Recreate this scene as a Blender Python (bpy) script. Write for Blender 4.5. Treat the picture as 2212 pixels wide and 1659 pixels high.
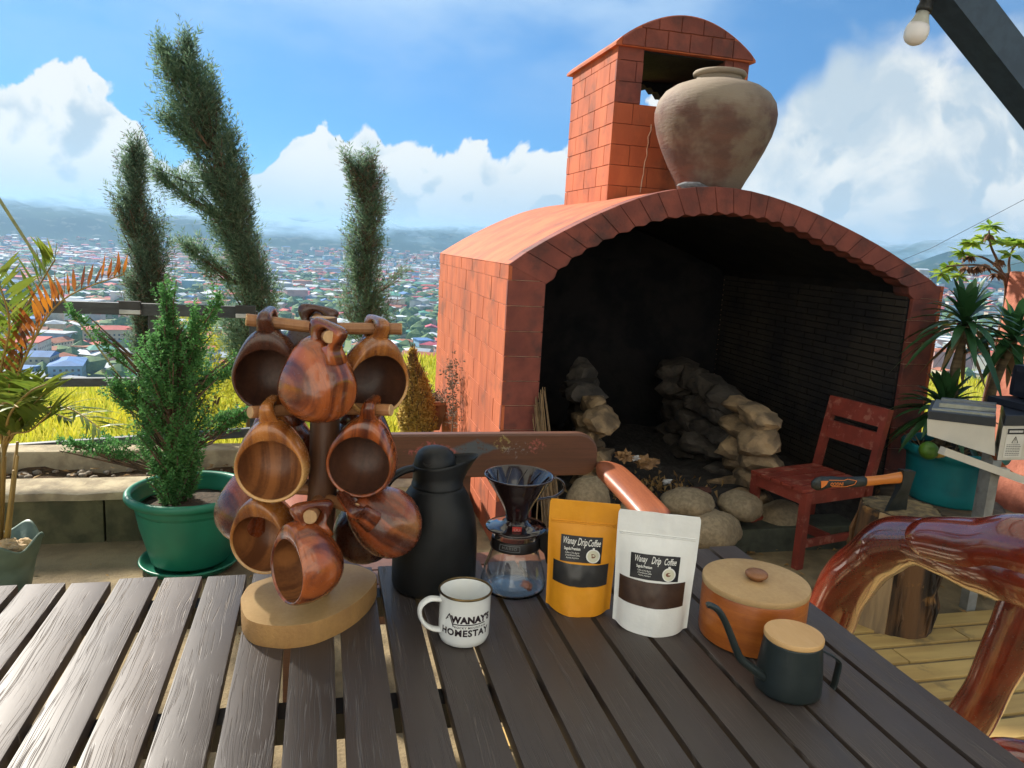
import bpy, bmesh, math, random
import numpy as np
from mathutils import Vector, Matrix, noise
R = math.radians
random.seed(7)
for o in list(bpy.data.objects): bpy.data.objects.remove(o)
sc = bpy.context.scene
COL = sc.collection

# ------------------------------------------------------------------ camera
# fitted from the table boards, the fireplace courses and the upright edges
FPX, W, H = 2206. / 3000 * 2212, 2212., 1659.
PITCH, ROLL, YAW = R(10.4), R(3.26), R(14.4)
CAM = Vector((0, 0, 1.40))
_fh = Vector((math.sin(YAW), math.cos(YAW), 0)); _r = Vector((math.cos(YAW), -math.sin(YAW), 0)); _z = Vector((0, 0, 1))
_f = _fh * math.cos(PITCH) - _z * math.sin(PITCH)
_u = _fh * math.sin(PITCH) + _z * math.cos(PITCH)
CR = _r * math.cos(ROLL) + _u * math.sin(ROLL)
CU = -_r * math.sin(ROLL) + _u * math.cos(ROLL)
CF = _f
cam = bpy.data.cameras.new('camera')
cam.sensor_fit = 'HORIZONTAL'; cam.sensor_width = 36; cam.lens = 36 * FPX / W
cam.clip_start = .02; cam.clip_end = 30000
camo = bpy.data.objects.new('camera', cam); COL.objects.link(camo)
camo.matrix_world = Matrix(((CR.x, CU.x, -CF.x, CAM.x), (CR.y, CU.y, -CF.y, CAM.y), (CR.z, CU.z, -CF.z, CAM.z), (0, 0, 0, 1)))
sc.camera = camo

def ray(x, y): return CF + CR * ((x - W / 2) / FPX) - CU * ((y - H / 2) / FPX)
def PZ(x, y, z): d = ray(x, y); return CAM + d * ((z - CAM.z) / d.z)
def PY(x, y, Y): d = ray(x, y); return CAM + d * (Y / d.y)
def PX(x, y, X): d = ray(x, y); return CAM + d * (X / d.x)
def azel(x, y): d = ray(x, y).normalized(); return math.atan2(d.x, d.y), math.asin(d.z)

# ------------------------------------------------------------------ render / exposure
vs = sc.view_settings
vs.view_transform = 'Standard'; vs.look = 'None'; vs.gamma = 1; vs.use_curve_mapping = False
vs.exposure = 1.55
sc.render.engine = 'CYCLES'
try:
    sc.cycles.max_bounces = 7; sc.cycles.diffuse_bounces = 3; sc.cycles.glossy_bounces = 3; sc.cycles.transmission_bounces = 6; sc.cycles.transparent_max_bounces = 12; sc.cycles.volume_bounces = 0
except Exception: pass

# ------------------------------------------------------------------ sun
SUN_AZ, SUN_EL = R(-34), R(36)          # azimuth measured from +Y towards +X
S = Vector((math.sin(SUN_AZ) * math.cos(SUN_EL), math.cos(SUN_AZ) * math.cos(SUN_EL), math.sin(SUN_EL)))
sl = bpy.data.lights.new('sun', 'SUN'); sl.energy = 3.45; sl.angle = R(3); sl.color = (1, .93, .82)
so = bpy.data.objects.new('sun', sl); COL.objects.link(so)
so.rotation_euler = (-S).to_track_quat('-Z', 'Y').to_euler(); so.location = (-20, 20, 40)

# ------------------------------------------------------------------ world: Nishita sky with cumulus
wd = bpy.data.worlds.new('World'); sc.world = wd; wd.use_nodes = True
class NT:
    def __init__(s, tree): s.t = tree; s.n = tree.nodes; s.l = tree.links
    def new(s, typ, **k):
        n = s.n.new(typ)
        for a, b in k.items(): setattr(n, a, b)
        return n
    def put(s, sock, v):
        if hasattr(v, 'is_linked'): s.l.new(v, sock)
        else: sock.default_value = v
    def math(s, op, a, b=0., c=None, clamp=False):
        n = s.new('ShaderNodeMath', operation=op, use_clamp=clamp)
        s.put(n.inputs[0], a); s.put(n.inputs[1], b)
        if c is not None: s.put(n.inputs[2], c)
        return n.outputs[0]
    def vmath(s, op, a, b=(0, 0, 0)):
        n = s.new('ShaderNodeVectorMath', operation=op); s.put(n.inputs[0], a); s.put(n.inputs[1], b); return n.outputs[0]
    def noise(s, vec, scale=5., detail=3., rough=.5, dist=0., dim='3D'):
        n = s.new('ShaderNodeTexNoise', noise_dimensions=dim); s.put(n.inputs['Vector'], vec)
        n.inputs['Scale'].default_value = scale; n.inputs['Detail'].default_value = detail
        n.inputs['Roughness'].default_value = rough; n.inputs['Distortion'].default_value = dist
        return n.outputs['Fac']
    def rng(s, v, a, b, c=0., d=1., smooth=True):
        n = s.new('ShaderNodeMapRange', interpolation_type='SMOOTHSTEP' if smooth else 'LINEAR')
        s.put(n.inputs[0], v); s.put(n.inputs[1], a); s.put(n.inputs[2], b); s.put(n.inputs[3], c); s.put(n.inputs[4], d)
        return n.outputs[0]
    def mix(s, f, a, b, mode='MIX'):
        n = s.new('ShaderNodeMix', data_type='RGBA', blend_type=mode)
        s.put(n.inputs[0], f); s.put(n.inputs[6], a if hasattr(a, 'is_linked') else (*a[:3], 1)); s.put(n.inputs[7], b if hasattr(b, 'is_linked') else (*b[:3], 1))
        return n.outputs[2]
try:
    wd.cycles.sampling_method = 'MANUAL'; wd.cycles.sample_map_resolution = 512
except Exception: pass
g = NT(wd.node_tree); g.n.clear()
wout = g.new('ShaderNodeOutputWorld'); bg = g.new('ShaderNodeBackground')
WS = .052
bg.inputs['Strength'].default_value = WS
g.l.new(bg.outputs[0], wout.inputs[0])
sky = g.new('ShaderNodeTexSky', sky_type='NISHITA'); sky.sun_disc = False
sky.sun_elevation = SUN_EL; sky.sun_rotation = SUN_AZ; sky.altitude = 1400; sky.air_density = 1.0; sky.dust_density = .35; sky.ozone_density = 2.2
tc = g.new('ShaderNodeTexCoord'); D = tc.outputs['Generated']
sx = g.new('ShaderNodeSeparateXYZ'); g.l.new(D, sx.inputs[0])
az = g.math('ARCTAN2', sx.outputs[0], sx.outputs[1])
el = g.math('ARCSINE', sx.outputs[2])
azn = g.math('MULTIPLY_ADD', az, 1 / (2 * math.pi), .5)
def az_curve(pts, base, lo, hi):
    """cloud-height curve over the full circle: pixel outline in view, level outside it"""
    fc = g.new('ShaderNodeFloatCurve'); c = fc.mapping.curves[0]
    pp = [(azel(*p)[0] / (2 * math.pi) + .5, (azel(*p)[1] - lo) / (hi - lo)) for p in pts]
    pp = [(0, base), (pp[0][0] - .06, base)] + pp + [(pp[-1][0] + .05, pp[-1][1]), (1, base)]
    c.points[0].location = pp[0]; c.points[1].location = pp[-1]
    for q in pp[1:-1]: c.points.new(*q)
    for q in c.points: q.handle_type = 'VECTOR'
    fc.mapping.use_clip = False; fc.mapping.update()
    g.put(fc.inputs['Value'], azn)
    return g.math('MULTIPLY_ADD', fc.outputs[0], hi - lo, lo)
TOP = [(0, 165), (60, 160), (110, 150), (160, 138), (205, 165), (250, 205), (300, 240), (322, 268), (335, 345), (420, 350), (500, 385), (560, 385), (590, 305), (640, 282), (700, 275), (745, 300), (790, 268), (815, 330), (850, 305), (900, 295), (945, 335), (1010, 335), (1080, 345), (1150, 310), (1200, 335), (1300, 330), (1420, 220), (1600, 230), (1680, 250), (1730, 110), (1800, 60), (1900, 30), (2050, 20), (2212, 0)]
top = az_curve(TOP, .50, -.2, .6)
warp = g.new('ShaderNodeTexNoise'); g.put(warp.inputs['Vector'], D); warp.inputs['Scale'].default_value = 7; warp.inputs['Detail'].default_value = 2
wv = g.vmath('SUBTRACT', warp.outputs['Color'], (.5, .5, .5))
wsc = g.new('ShaderNodeVectorMath', operation='SCALE'); g.put(wsc.inputs[0], wv); wsc.inputs['Scale'].default_value = .10
Dw = g.vmath('ADD', D, wsc.outputs[0])
n1 = g.noise(Dw, 13, 6, .52)
vo = g.new('ShaderNodeTexVoronoi', feature='SMOOTH_F1'); g.put(vo.inputs['Vector'], Dw); vo.inputs['Scale'].default_value = 26; vo.inputs['Smoothness'].default_value = .5
bil = g.math('SUBTRACT', .45, vo.outputs['Distance'])
n3 = g.noise(D, 3.0, 3, .5)
h = g.math('SUBTRACT', top, el)
h2 = g.math('ADD', h, g.math('MULTIPLY', g.math('SUBTRACT', n1, .5), .13))
h2 = g.math('ADD', h2, g.math('MULTIPLY', bil, .035))
right = g.rng(az, R(24), R(34))                       # broad soft cloud towards the east
soft = g.math('MULTIPLY_ADD', right, .06, .007)
dens = g.rng(h2, 0., soft)
# cloud light and shade
shade_n = g.noise(Dw, 11, 6, .55)
Ds = g.vmath('ADD', Dw, tuple(S * .045 + Vector((0, 0, .02))))
n1s = g.noise(Ds, 13, 6, .52)
vo2 = g.new('ShaderNodeTexVoronoi', feature='SMOOTH_F1'); g.put(vo2.inputs['Vector'], Ds); vo2.inputs['Scale'].default_value = 26; vo2.inputs['Smoothness'].default_value = .5
rel = g.math('ADD', g.math('SUBTRACT', n1, n1s), g.math('MULTIPLY', g.math('SUBTRACT', vo2.outputs['Distance'], vo.outputs['Distance']), .35))
body = g.math('MULTIPLY', g.rng(h2, .0, .035), g.rng(rel, .06, -.13))
lown = g.rng(g.math('ADD', el, g.math('MULTIPLY', g.math('SUBTRACT', n3, .5), .12)), .11, .02)
grey = g.math('MAXIMUM', g.math('MULTIPLY', body, .95), g.math('MULTIPLY', lown, .70))
grey = g.math('MAXIMUM', grey, g.math('MULTIPLY', right, g.math('MULTIPLY', g.rng(shade_n, .62, .40), .85)))
CW = .338
white = (.95 * CW / WS, .96 * CW / WS, .93 * CW / WS); gcol = (.52 * CW / WS, .64 * CW / WS, .74 * CW / WS)
ccol = g.mix(grey, white, gcol)
# thin high veil over the blue
cir = g.noise(g.vmath('MULTIPLY', D, (1, 1, 2.2)), 2.6, 5, .55)
veil = g.math('MULTIPLY', g.rng(cir, .36, .66), .75)
veil = g.math('MULTIPLY', veil, g.rng(el, .10, .34))
deep = g.mix(g.rng(el, .02, .40), (.20, .45, .72), (.51, .81, .96))
skyc = g.mix(1., sky.outputs[0], deep, 'MULTIPLY')
blue = g.mix(veil, skyc, (.215 / WS, .28 / WS, .345 / WS))
g.l.new(g.mix(dens, blue, ccol), bg.inputs['Color'])

# ------------------------------------------------------------------ material helper
MATS = {}
def srgb(r, g_, b):
    f = lambda c: c / 12.92 if c <= .04045 else ((c + .055) / 1.055) ** 2.4
    return tuple(f(v / 255) for v in (r, g_, b))
def mk(name, c1, c2=None, sc_=12, stretch=(1, 1, 1), rough=.6, rvar=0., bump=0., bsc=None, metal=0., spec=.5, coat=0., detail=5, lo=.35, hi=.65,
       stain=None, ssc=2.5, samt=.6, slo=.5, shi=.7, trans=0., island=None, objrand=0., sss=0., nrough=.55):
    m = bpy.data.materials.new(name); m.use_nodes = True; MATS[name] = m
    t = NT(m.node_tree); bs = t.n['Principled BSDF']
    co = t.new('ShaderNodeTexCoord').outputs['Object']
    if objrand: oi = t.new('ShaderNodeObjectInfo')
    st = t.vmath('MULTIPLY', co, stretch)
    n = t.noise(st, sc_, detail, nrough)
    col = t.mix(t.rng(n, lo, hi), c1, c2 or tuple(v * .7 for v in c1))
    if stain:
        s_ = t.noise(co, ssc, 4, .6)
        col = t.mix(t.math('MULTIPLY', t.rng(s_, slo, shi), samt), col, stain)
    if objrand:
        k2 = t.math('MULTIPLY_ADD', oi.outputs['Random'], objrand * 2, 1 - objrand)
        cc = t.new('ShaderNodeCombineXYZ'); [t.put(cc.inputs[i], k2) for i in range(3)]
        col = t.mix(1., col, cc.outputs[0], 'MULTIPLY')
    if island:
        ge = t.new('ShaderNodeNewGeometry')
        col = t.mix(t.math('MULTIPLY', ge.outputs['Random Per Island'], .9), col, island)
    t.put(bs.inputs['Base Color'], col)
    if rvar: t.put(bs.inputs['Roughness'], t.rng(n, 0, 1, rough - rvar, rough + rvar, False))
    else: bs.inputs['Roughness'].default_value = rough
    bs.inputs['Metallic'].default_value = metal; bs.inputs['Specular IOR Level'].default_value = spec
    bs.inputs['Coat Weight'].default_value = coat; bs.inputs['Coat Roughness'].default_value = .06
    if sss: bs.inputs['Subsurface Weight'].default_value = sss; bs.inputs['Subsurface Radius'].default_value = (.01, .01, .01)
    if trans:                                           # thin leaves let light through
        tr = t.new('ShaderNodeBsdfTranslucent'); t.put(tr.inputs[0], col)
        mx = t.new('ShaderNodeMixShader'); mx.inputs[0].default_value = trans
        t.l.new(bs.outputs[0], mx.inputs[1]); t.l.new(tr.outputs[0], mx.inputs[2])
        t.l.new(mx.outputs[0], t.n['Material Output'].inputs[0])
    if bump:
        bn = t.noise(t.vmath('MULTIPLY', co, stretch), bsc or sc_ * 2.5, 6, .6)
        b = t.new('ShaderNodeBump'); b.inputs['Strength'].default_value = 1; b.inputs['Distance'].default_value = bump
        t.put(b.inputs['Height'], bn); t.l.new(b.outputs[0], bs.inputs['Normal'])
    return m

def wood(name, c1, c2, ring=26, dist=5., rough=.4, coat=0., axis='X', sap=None, sapdir=(0, 0, 1), saplo=0., saphi=.03, bump=.0004, objrand=.12, stretch=(1, 1, 1), wamt=.22):
    """cut timber: distorted rings plus fine pores, optionally pale sapwood on one side"""
    m = bpy.data.materials.new(name); m.use_nodes = True; MATS[name] = m
    t = NT(m.node_tree); bs = t.n['Principled BSDF']
    co0 = t.new('ShaderNodeTexCoord').outputs['Object']
    oi = t.new('ShaderNodeObjectInfo'); k = t.math('MULTIPLY', oi.outputs['Random'], 9.)
    cv = t.new('ShaderNodeCombineXYZ'); [t.put(cv.inputs[i], k) for i in range(3)]
    co = t.vmath('MULTIPLY', t.vmath('ADD', co0, cv.outputs[0]), stretch)
    ax3 = {'X': (9., .7, .7), 'Y': (.7, 9., .7), 'Z': (.7, .7, 9.)}[axis]
    sw = t.noise(t.vmath('MULTIPLY', co, ax3), ring * .75, 4, .55, dist * .12)
    n = t.noise(co, 9, 4, .6); fine = t.noise(t.vmath('MULTIPLY', co, (6, 6, 6)), 30, 4, .65)
    f = t.math('ADD', t.math('MULTIPLY', t.rng(sw, .32, .68, 0., 1., False), wamt), t.math('MULTIPLY', n, 1.1 - wamt))
    f = t.math('ADD', f, t.math('MULTIPLY', t.math('SUBTRACT', fine, .5), .35))
    col = t.mix(t.rng(f, .2, .85), c1, c2)
    if sap:
        dp = t.new('ShaderNodeVectorMath', operation='DOT_PRODUCT'); t.put(dp.inputs[0], co0); dp.inputs[1].default_value = sapdir
        s_ = t.math('ADD', dp.outputs['Value'], t.math('MULTIPLY', t.math('SUBTRACT', t.noise(co, 14, 3, .5), .5), .05))
        col = t.mix(t.rng(s_, saplo, saphi), col, sap)
    k2 = t.math('MULTIPLY_ADD', oi.outputs['Random'], objrand * 2, 1 - objrand)
    cc = t.new('ShaderNodeCombineXYZ'); [t.put(cc.inputs[i], k2) for i in range(3)]
    t.put(bs.inputs['Base Color'], t.mix(1., col, cc.outputs[0], 'MULTIPLY'))
    t.put(bs.inputs['Roughness'], t.rng(fine, .2, .8, rough - .08, rough + .1, False)); bs.inputs['Coat Weight'].default_value = coat; bs.inputs['Coat Roughness'].default_value = .05
    if bump:
        b = t.new('ShaderNodeBump'); b.inputs['Distance'].default_value = bump; b.inputs['Strength'].default_value = 1
        t.put(b.inputs['Height'], fine); t.l.new(b.outputs[0], bs.inputs['Normal'])
    return m

# ------------------------------------------------------------------ mesh helper
class MB:
    def __init__(s): s.v = []; s.f = []; s.mi = []; s.cur = 0
    def add(s, vs_, fs):
        o = len(s.v); s.v += [tuple(v) for v in vs_]
        for f in fs: s.f.append(tuple(i + o for i in f)); s.mi.append(s.cur)
        return s
    def hexa(s, p):          # 8 points: bottom 4 ccw, top 4 ccw
        return s.add(p, [(3, 2, 1, 0), (4, 5, 6, 7), (0, 1, 5, 4), (1, 2, 6, 5), (2, 3, 7, 6), (3, 0, 4, 7)])
    def box(s, x0, x1, y0, y1, z0, z1, b=0.):
        if not b:
            return s.hexa([(x0, y0, z0), (x1, y0, z0), (x1, y1, z0), (x0, y1, z0), (x0, y0, z1), (x1, y0, z1), (x1, y1, z1), (x0, y1, z1)])
        bm = bmesh.new(); bmesh.ops.create_cube(bm, size=1)
        for v in bm.verts: v.co = Vector(((x0 + x1) / 2 + v.co.x * (x1 - x0), (y0 + y1) / 2 + v.co.y * (y1 - y0), (z0 + z1) / 2 + v.co.z * (z1 - z0)))
        bmesh.ops.bevel(bm, geom=bm.edges[:], offset=b, segments=2, affect='EDGES', profile=.7)
        s.bm(bm); return s
    def bm(s, bm):
        bm.verts.index_update(); s.add([v.co[:] for v in bm.verts], [[v.index for v in f.verts] for f in bm.faces]); bm.free(); return s
    def obox(s, c, ax, ay, az_, hx, hy, hz):      # oriented box
        c = Vector(c); ax, ay, az_ = Vector(ax) * hx, Vector(ay) * hy, Vector(az_) * hz
        return s.hexa([c - ax - ay - az_, c + ax - ay - az_, c + ax + ay - az_, c - ax + ay - az_, c - ax - ay + az_, c + ax - ay + az_, c + ax + ay + az_, c - ax + ay + az_])
    def bar(s, a, b, w, t, up=(0, 0, 1)):
        a, b = Vector(a), Vector(b); d = (b - a).normalized(); u = Vector(up); n = d.cross(u).normalized(); u = n.cross(d)
        return s.obox((a + b) / 2, d, n, u, (b - a).length / 2, w / 2, t / 2)
    def tube(s, pts, rad, n=8, cap=True, flat=None, noise_=0., ns=20., up=None):
        pts = [Vector(p) for p in pts]; m = len(pts)
        rad = list(rad) if hasattr(rad, '__len__') else [rad] * m
        vs_ = []; fs = []; pn = None
        for i, p in enumerate(pts):
            d = (pts[min(i + 1, m - 1)] - pts[max(i - 1, 0)]).normalized()
            if pn is None:
                ref = Vector(up) if up else (Vector((0, 0, 1)) if abs(d.z) < .9 else Vector((1, 0, 0)))
                pn = d.cross(ref).normalized()
            pn = (pn - d * pn.dot(d)).normalized(); bn = d.cross(pn)
            for k in range(n):
                a = 2 * math.pi * k / n
                q = pn * math.cos(a) * rad[i] * (flat or 1) + bn * math.sin(a) * rad[i]
                v = p + q
                if noise_: v = p + q * (1 + noise_ * noise.noise(v * ns))
                vs_.append(v)
        for i in range(m - 1):
            for k in range(n): fs.append((i * n + k, i * n + (k + 1) % n, (i + 1) * n + (k + 1) % n, (i + 1) * n + k))
        if cap: fs.append(tuple(range(n - 1, -1, -1))); fs.append(tuple(range((m - 1) * n, m * n)))
        return s.add(vs_, fs)
    def lathe(s, prof, n=32, c=(0, 0, 0), mod=None, close=False, cap=True):
        vs_ = []; fs = []; m = len(prof)
        for r, z in prof:
            for k in range(n):
                a = 2 * math.pi * k / n; rr, zz = (r, z) if mod is None else mod(r, z, a)
                vs_.append((c[0] + rr * math.cos(a), c[1] + rr * math.sin(a), c[2] + zz))
        for i in range(m - 1 if not close else m):
            j = (i + 1) % m
            for k in range(n): fs.append((i * n + k, i * n + (k + 1) % n, j * n + (k + 1) % n, j * n + k))
        if not close and cap:
            if prof[0][0] > 1e-6: fs.append(tuple(range(n - 1, -1, -1)))
            if prof[-1][0] > 1e-6: fs.append(tuple(range((m - 1) * n, m * n)))
        return s.add(vs_, fs)
    def blob(s, c, r, seed=0, amp=.2, fr=1.6, sub=3, scale=(1, 1, 1), flatb=None, rot=0., ridged=False):
        bm = bmesh.new(); bmesh.ops.create_icosphere(bm, subdivisions=sub, radius=1)
        off = Vector((seed * 3.1, seed * 1.7, seed * 5.3)); M3 = Matrix.Rotation(rot, 3, 'Z')
        for v in bm.verts:
            d = v.co.normalized(); k = noise.fractal(d * fr + off, .6, 2.1, 4)
            if ridged: k = k + .9 * abs(noise.noise(d * fr * 1.3 + off)) - .3 + .5 * (noise.noise(d * 3.1 + off))
            p = d * (1 + amp * k); p = M3 @ Vector((p.x * scale[0], p.y * scale[1], p.z * scale[2])) * r
            if flatb is not None and p.z < flatb: p.z = flatb
            v.co = p + Vector(c)
        return s.bm(bm)
    def rock(s, c, r, seed, scale=(1, 1, 1), rot=0., sub=3, planes=15, rough=.05):
        """angular stone: sphere cut by random planes"""
        q = random.Random(seed); P = []
        for i in range(planes):
            d = Vector((q.gauss(0, 1), q.gauss(0, 1), q.gauss(0, 1))).normalized(); P.append((d, q.uniform(.48, .85)))
        bm = bmesh.new(); bmesh.ops.create_icosphere(bm, subdivisions=sub, radius=1); M3 = Matrix.Rotation(rot, 3, 'Z') @ Matrix.Rotation(q.uniform(-.25, .25), 3, 'X')
        for v in bm.verts:
            d = v.co.normalized(); k = 1.05
            for n_, o_ in P:
                t = n_.dot(d)
                if t > .05: k = min(k, o_ / t)
            k *= 1 + rough * noise.fractal(d * 4 + Vector((seed, 0, 0)), .6, 2.1, 3)
            v.co = Vector(c) + (M3 @ Vector((d.x * k * scale[0], d.y * k * scale[1], d.z * k * scale[2]))) * r
        return s.bm(bm)
    def prism(s, outline, a, u, v, n, h0, h1):
        """outline of 2-D points in plane (u,v) at a, extruded along n"""
        a, u, v, n = Vector(a), Vector(u), Vector(v), Vector(n); k = len(outline)
        vs_ = [a + u * p[0] + v * p[1] + n * h0 for p in outline] + [a + u * p[0] + v * p[1] + n * h1 for p in outline]
        return s.add(vs_, [tuple(range(k - 1, -1, -1)), tuple(range(k, 2 * k))] + [(i, (i + 1) % k, k + (i + 1) % k, k + i) for i in range(k)])

def obj(name, mb, mats, parent=None, smooth=False, label=None, kind=None, recalc=True, auto=None):
    me = bpy.data.meshes.new(name); me.from_pydata(mb.v, [], mb.f)
    if not isinstance(mats, (list, tuple)): mats = [mats]
    for m in mats: me.materials.append(MATS[m] if isinstance(m, str) else m)
    if len(mats) > 1: me.polygons.foreach_set('material_index', mb.mi)
    if recalc:
        bm = bmesh.new(); bm.from_mesh(me); bmesh.ops.remove_doubles(bm, verts=bm.verts, dist=1e-7); bmesh.ops.recalc_face_normals(bm, faces=bm.faces); bm.to_mesh(me); bm.free()
    if smooth: me.polygons.foreach_set('use_smooth', [True] * len(me.polygons))
    if auto is not None:
        me.polygons.foreach_set('use_smooth', [True] * len(me.polygons)); me.set_sharp_from_angle(angle=R(auto))
    me.update()
    o = bpy.data.objects.new(name, me); COL.objects.link(o)
    if parent: o.parent = parent
    if label: o['label'] = label
    if kind: o['kind'] = kind
    return o
def tag(o, label, cat, group=None):
    o['label'] = label; o['category'] = cat
    if group: o['group'] = group
    return o
def thing(name, label, cat, loc=(0, 0, 0), group=None, rz=0., mat4=None):
    o = bpy.data.objects.new(name, None); COL.objects.link(o); o.empty_display_size = .05
    if mat4 is not None: o.matrix_world = mat4
    else: o.location = loc; o.rotation_euler = (0, 0, rz)
    return tag(o, label, cat, group)
def dup(o, parent=None):
    c = o.copy(); COL.objects.link(c)
    if parent: c.parent = parent; c.matrix_parent_inverse = Matrix()
    for ch in [q for q in o.children]: dup(ch, c)
    return c
def text_mesh(txt, size, shear=0., offset=0., align='CENTER', spacing=1.):
    cu = bpy.data.curves.new('lettering', 'FONT'); cu.body = txt; cu.size = size; cu.shear = shear; cu.offset = offset
    cu.align_x = align; cu.align_y = 'CENTER'; cu.space_character = spacing; cu.resolution_u = 3
    o = bpy.data.objects.new('lettering', cu); COL.objects.link(o)
    me = o.to_mesh(); vs_ = [v.co.copy() for v in me.vertices]; fs = [tuple(p.vertices) for p in me.polygons]
    o.to_mesh_clear(); bpy.data.objects.remove(o); bpy.data.curves.remove(cu)
    return vs_, fs
def lerp(a, b, t): return a + (b - a) * t
def pl(x, xs, ys):           # piecewise linear
    return float(np.interp(x, xs, ys))
# ================================================================== SETTING: ground, valley, mountains, town
def mat_hillside():
    m = mk('hill_grass', (.36, .32, .028), (.22, .23, .03), sc_=1.1, rough=.9, bump=.03, bsc=6, stain=(.40, .36, .05), ssc=.35, samt=.7, slo=.42, shi=.62, spec=.1)
mat_hillside()
mk('valley_ground', (.15, .22, .06), (.22, .24, .13), sc_=.012, stretch=(1, 3, 1), rough=.95, stain=(.30, .33, .20), ssc=.006, samt=.6, spec=.05, detail=8)
def mountain_mat():
    m = mk('mountain_forest', (.018, .045, .05), (.035, .07, .06), sc_=.006, rough=.95, detail=9, spec=.05, stain=(.16, .17, .15), ssc=.02, samt=.6, slo=.56, shi=.64)
    t = NT(m.node_tree); bs = t.n['Principled BSDF']; out = t.n['Material Output']
    ge = t.new('ShaderNodeNewGeometry'); s_ = t.new('ShaderNodeSeparateXYZ'); t.l.new(ge.outputs['Position'], s_.inputs[0])
    n = t.noise(t.vmath('MULTIPLY', ge.outputs['Position'], (1, 1, 2.5)), .0016, 6, .6)
    z = t.math('ADD', s_.outputs[2], t.math('MULTIPLY', t.math('SUBTRACT', n, .5), 330.))
    tr = t.new('ShaderNodeBsdfTransparent'); mx = t.new('ShaderNodeMixShader')
    t.put(mx.inputs[0], t.rng(z, -25., 75.)); t.l.new(bs.outputs[0], mx.inputs[1]); t.l.new(tr.outputs[0], mx.inputs[2]); t.l.new(mx.outputs[0], out.inputs[0])
mountain_mat()
mk('soil', (.10, .065, .035), (.045, .03, .018), sc_=30, rough=.95, bump=.012, bsc=40, spec=.1)
mk('floor_concrete', (.30, .23, .13), (.19, .145, .085), sc_=5, rough=.9, bump=.006, bsc=60, stain=(.09, .075, .05), ssc=2.2, samt=.7, slo=.48, shi=.66, spec=.2)

VZ = -90.
def brow(a):
    d = math.degrees(a)
    return pl(d, [-60, -22, -8, 2, 10, 38, 46, 60], [.172, .172, .165, .125, .12, .10, .082, .08])
def ground_z(x, y):
    d = math.hypot(x, y); a = math.atan2(x, y)
    if abs(math.degrees(a)) > 75: return -.05
    if d < 4.6: return -.05
    bz = -.05 - (28 - 4.6) * brow(a)
    if d < 28:
        return -.05 - (d - 4.6) * brow(a) + .10 * noise.noise(Vector((x * .4, y * .4, 0))) * min(1, (d - 4.6) / 3)
    if d < 230: t = (d - 28) / 202; return lerp(bz, VZ, t ** .72) - 1.5 * t
    return VZ
def polar(name, mat, r0, r1, nr, a0, a1, na, zf, kind='structure', smooth=True):
    mb = MB(); rs = [r0 * (r1 / r0) ** (i / nr) for i in range(nr + 1)]
    for i, r in enumerate(rs):
        for k in range(na + 1):
            a = lerp(a0, a1, k / na); x, y = r * math.sin(a), r * math.cos(a); mb.v.append((x, y, zf(x, y)))
    for i in range(nr):
        for k in range(na):
            p = i * (na + 1) + k; mb.f.append((p, p + 1, p + na + 2, p + na + 1)); mb.mi.append(0)
    return obj(name, mb, mat, smooth=smooth, kind=kind)
polar('hillside_ground', 'hill_grass', 1.0, 232, 60, -math.pi, math.pi, 180, ground_z)
polar('valley_floor', 'valley_ground', 225, 9000, 20, -math.pi, math.pi, 90, lambda x, y: VZ - .4)
def mtn(x, y):
    d = math.hypot(x, y); a = math.degrees(math.atan2(x, y))
    n = noise.fractal(Vector((x * .0007, y * .0007, 3.1)), .7, 2.0, 6)
    near = pl(a, [-60, -24, -14, -4, 6, 20, 34, 42, 60], [2350, 2350, 2500, 2500, 2550, 2500, 1700, 1500, 1500])
    t = max(0, (d - near) / 1500)
    return min(VZ - 1.5 + min(t, 1.6) ** 1.1 * (300 + 210 * n) + 18 * n * min(1, t * 4), 165 + 12 * n)
polar('mountain_range', 'mountain_forest', 1400, 5200, 46, R(-75), R(75), 210, mtn)

# ---- valley town: 300 houses as things, the rest as one mass
TOWN_COLS = {'wall_white': (.72, .70, .64), 'wall_cream': (.62, .52, .36), 'wall_grey': (.42, .43, .44), 'wall_blue': (.30, .48, .62), 'wall_pink': (.62, .36, .32),
             'roof_red': (.48, .075, .05), 'roof_rust': (.40, .15, .075), 'roof_blue': (.09, .20, .42), 'roof_green': (.08, .28, .20), 'roof_grey': (.36, .39, .42), 'roof_silver': (.62, .66, .68), 'roof_magenta': (.50, .09, .13)}
for k_, c_ in TOWN_COLS.items(): mk('town_' + k_, c_, tuple(v * .75 for v in c_), sc_=.12, rough=.75, spec=.15)
mk('town_window', (.05, .06, .08), rough=.3)
WALLS = ['wall_white', 'wall_white', 'wall_cream', 'wall_grey', 'wall_blue', 'wall_pink', 'wall_cream']
ROOFS = ['roof_red', 'roof_red', 'roof_rust', 'roof_rust', 'roof_blue', 'roof_green', 'roof_grey', 'roof_grey', 'roof_silver', 'roof_silver', 'roof_magenta']
ROOFNAME = {'roof_red': 'bright red', 'roof_rust': 'rusty orange', 'roof_blue': 'blue', 'roof_green': 'green', 'roof_grey': 'grey', 'roof_silver': 'pale metal', 'roof_magenta': 'dark crimson'}
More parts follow.
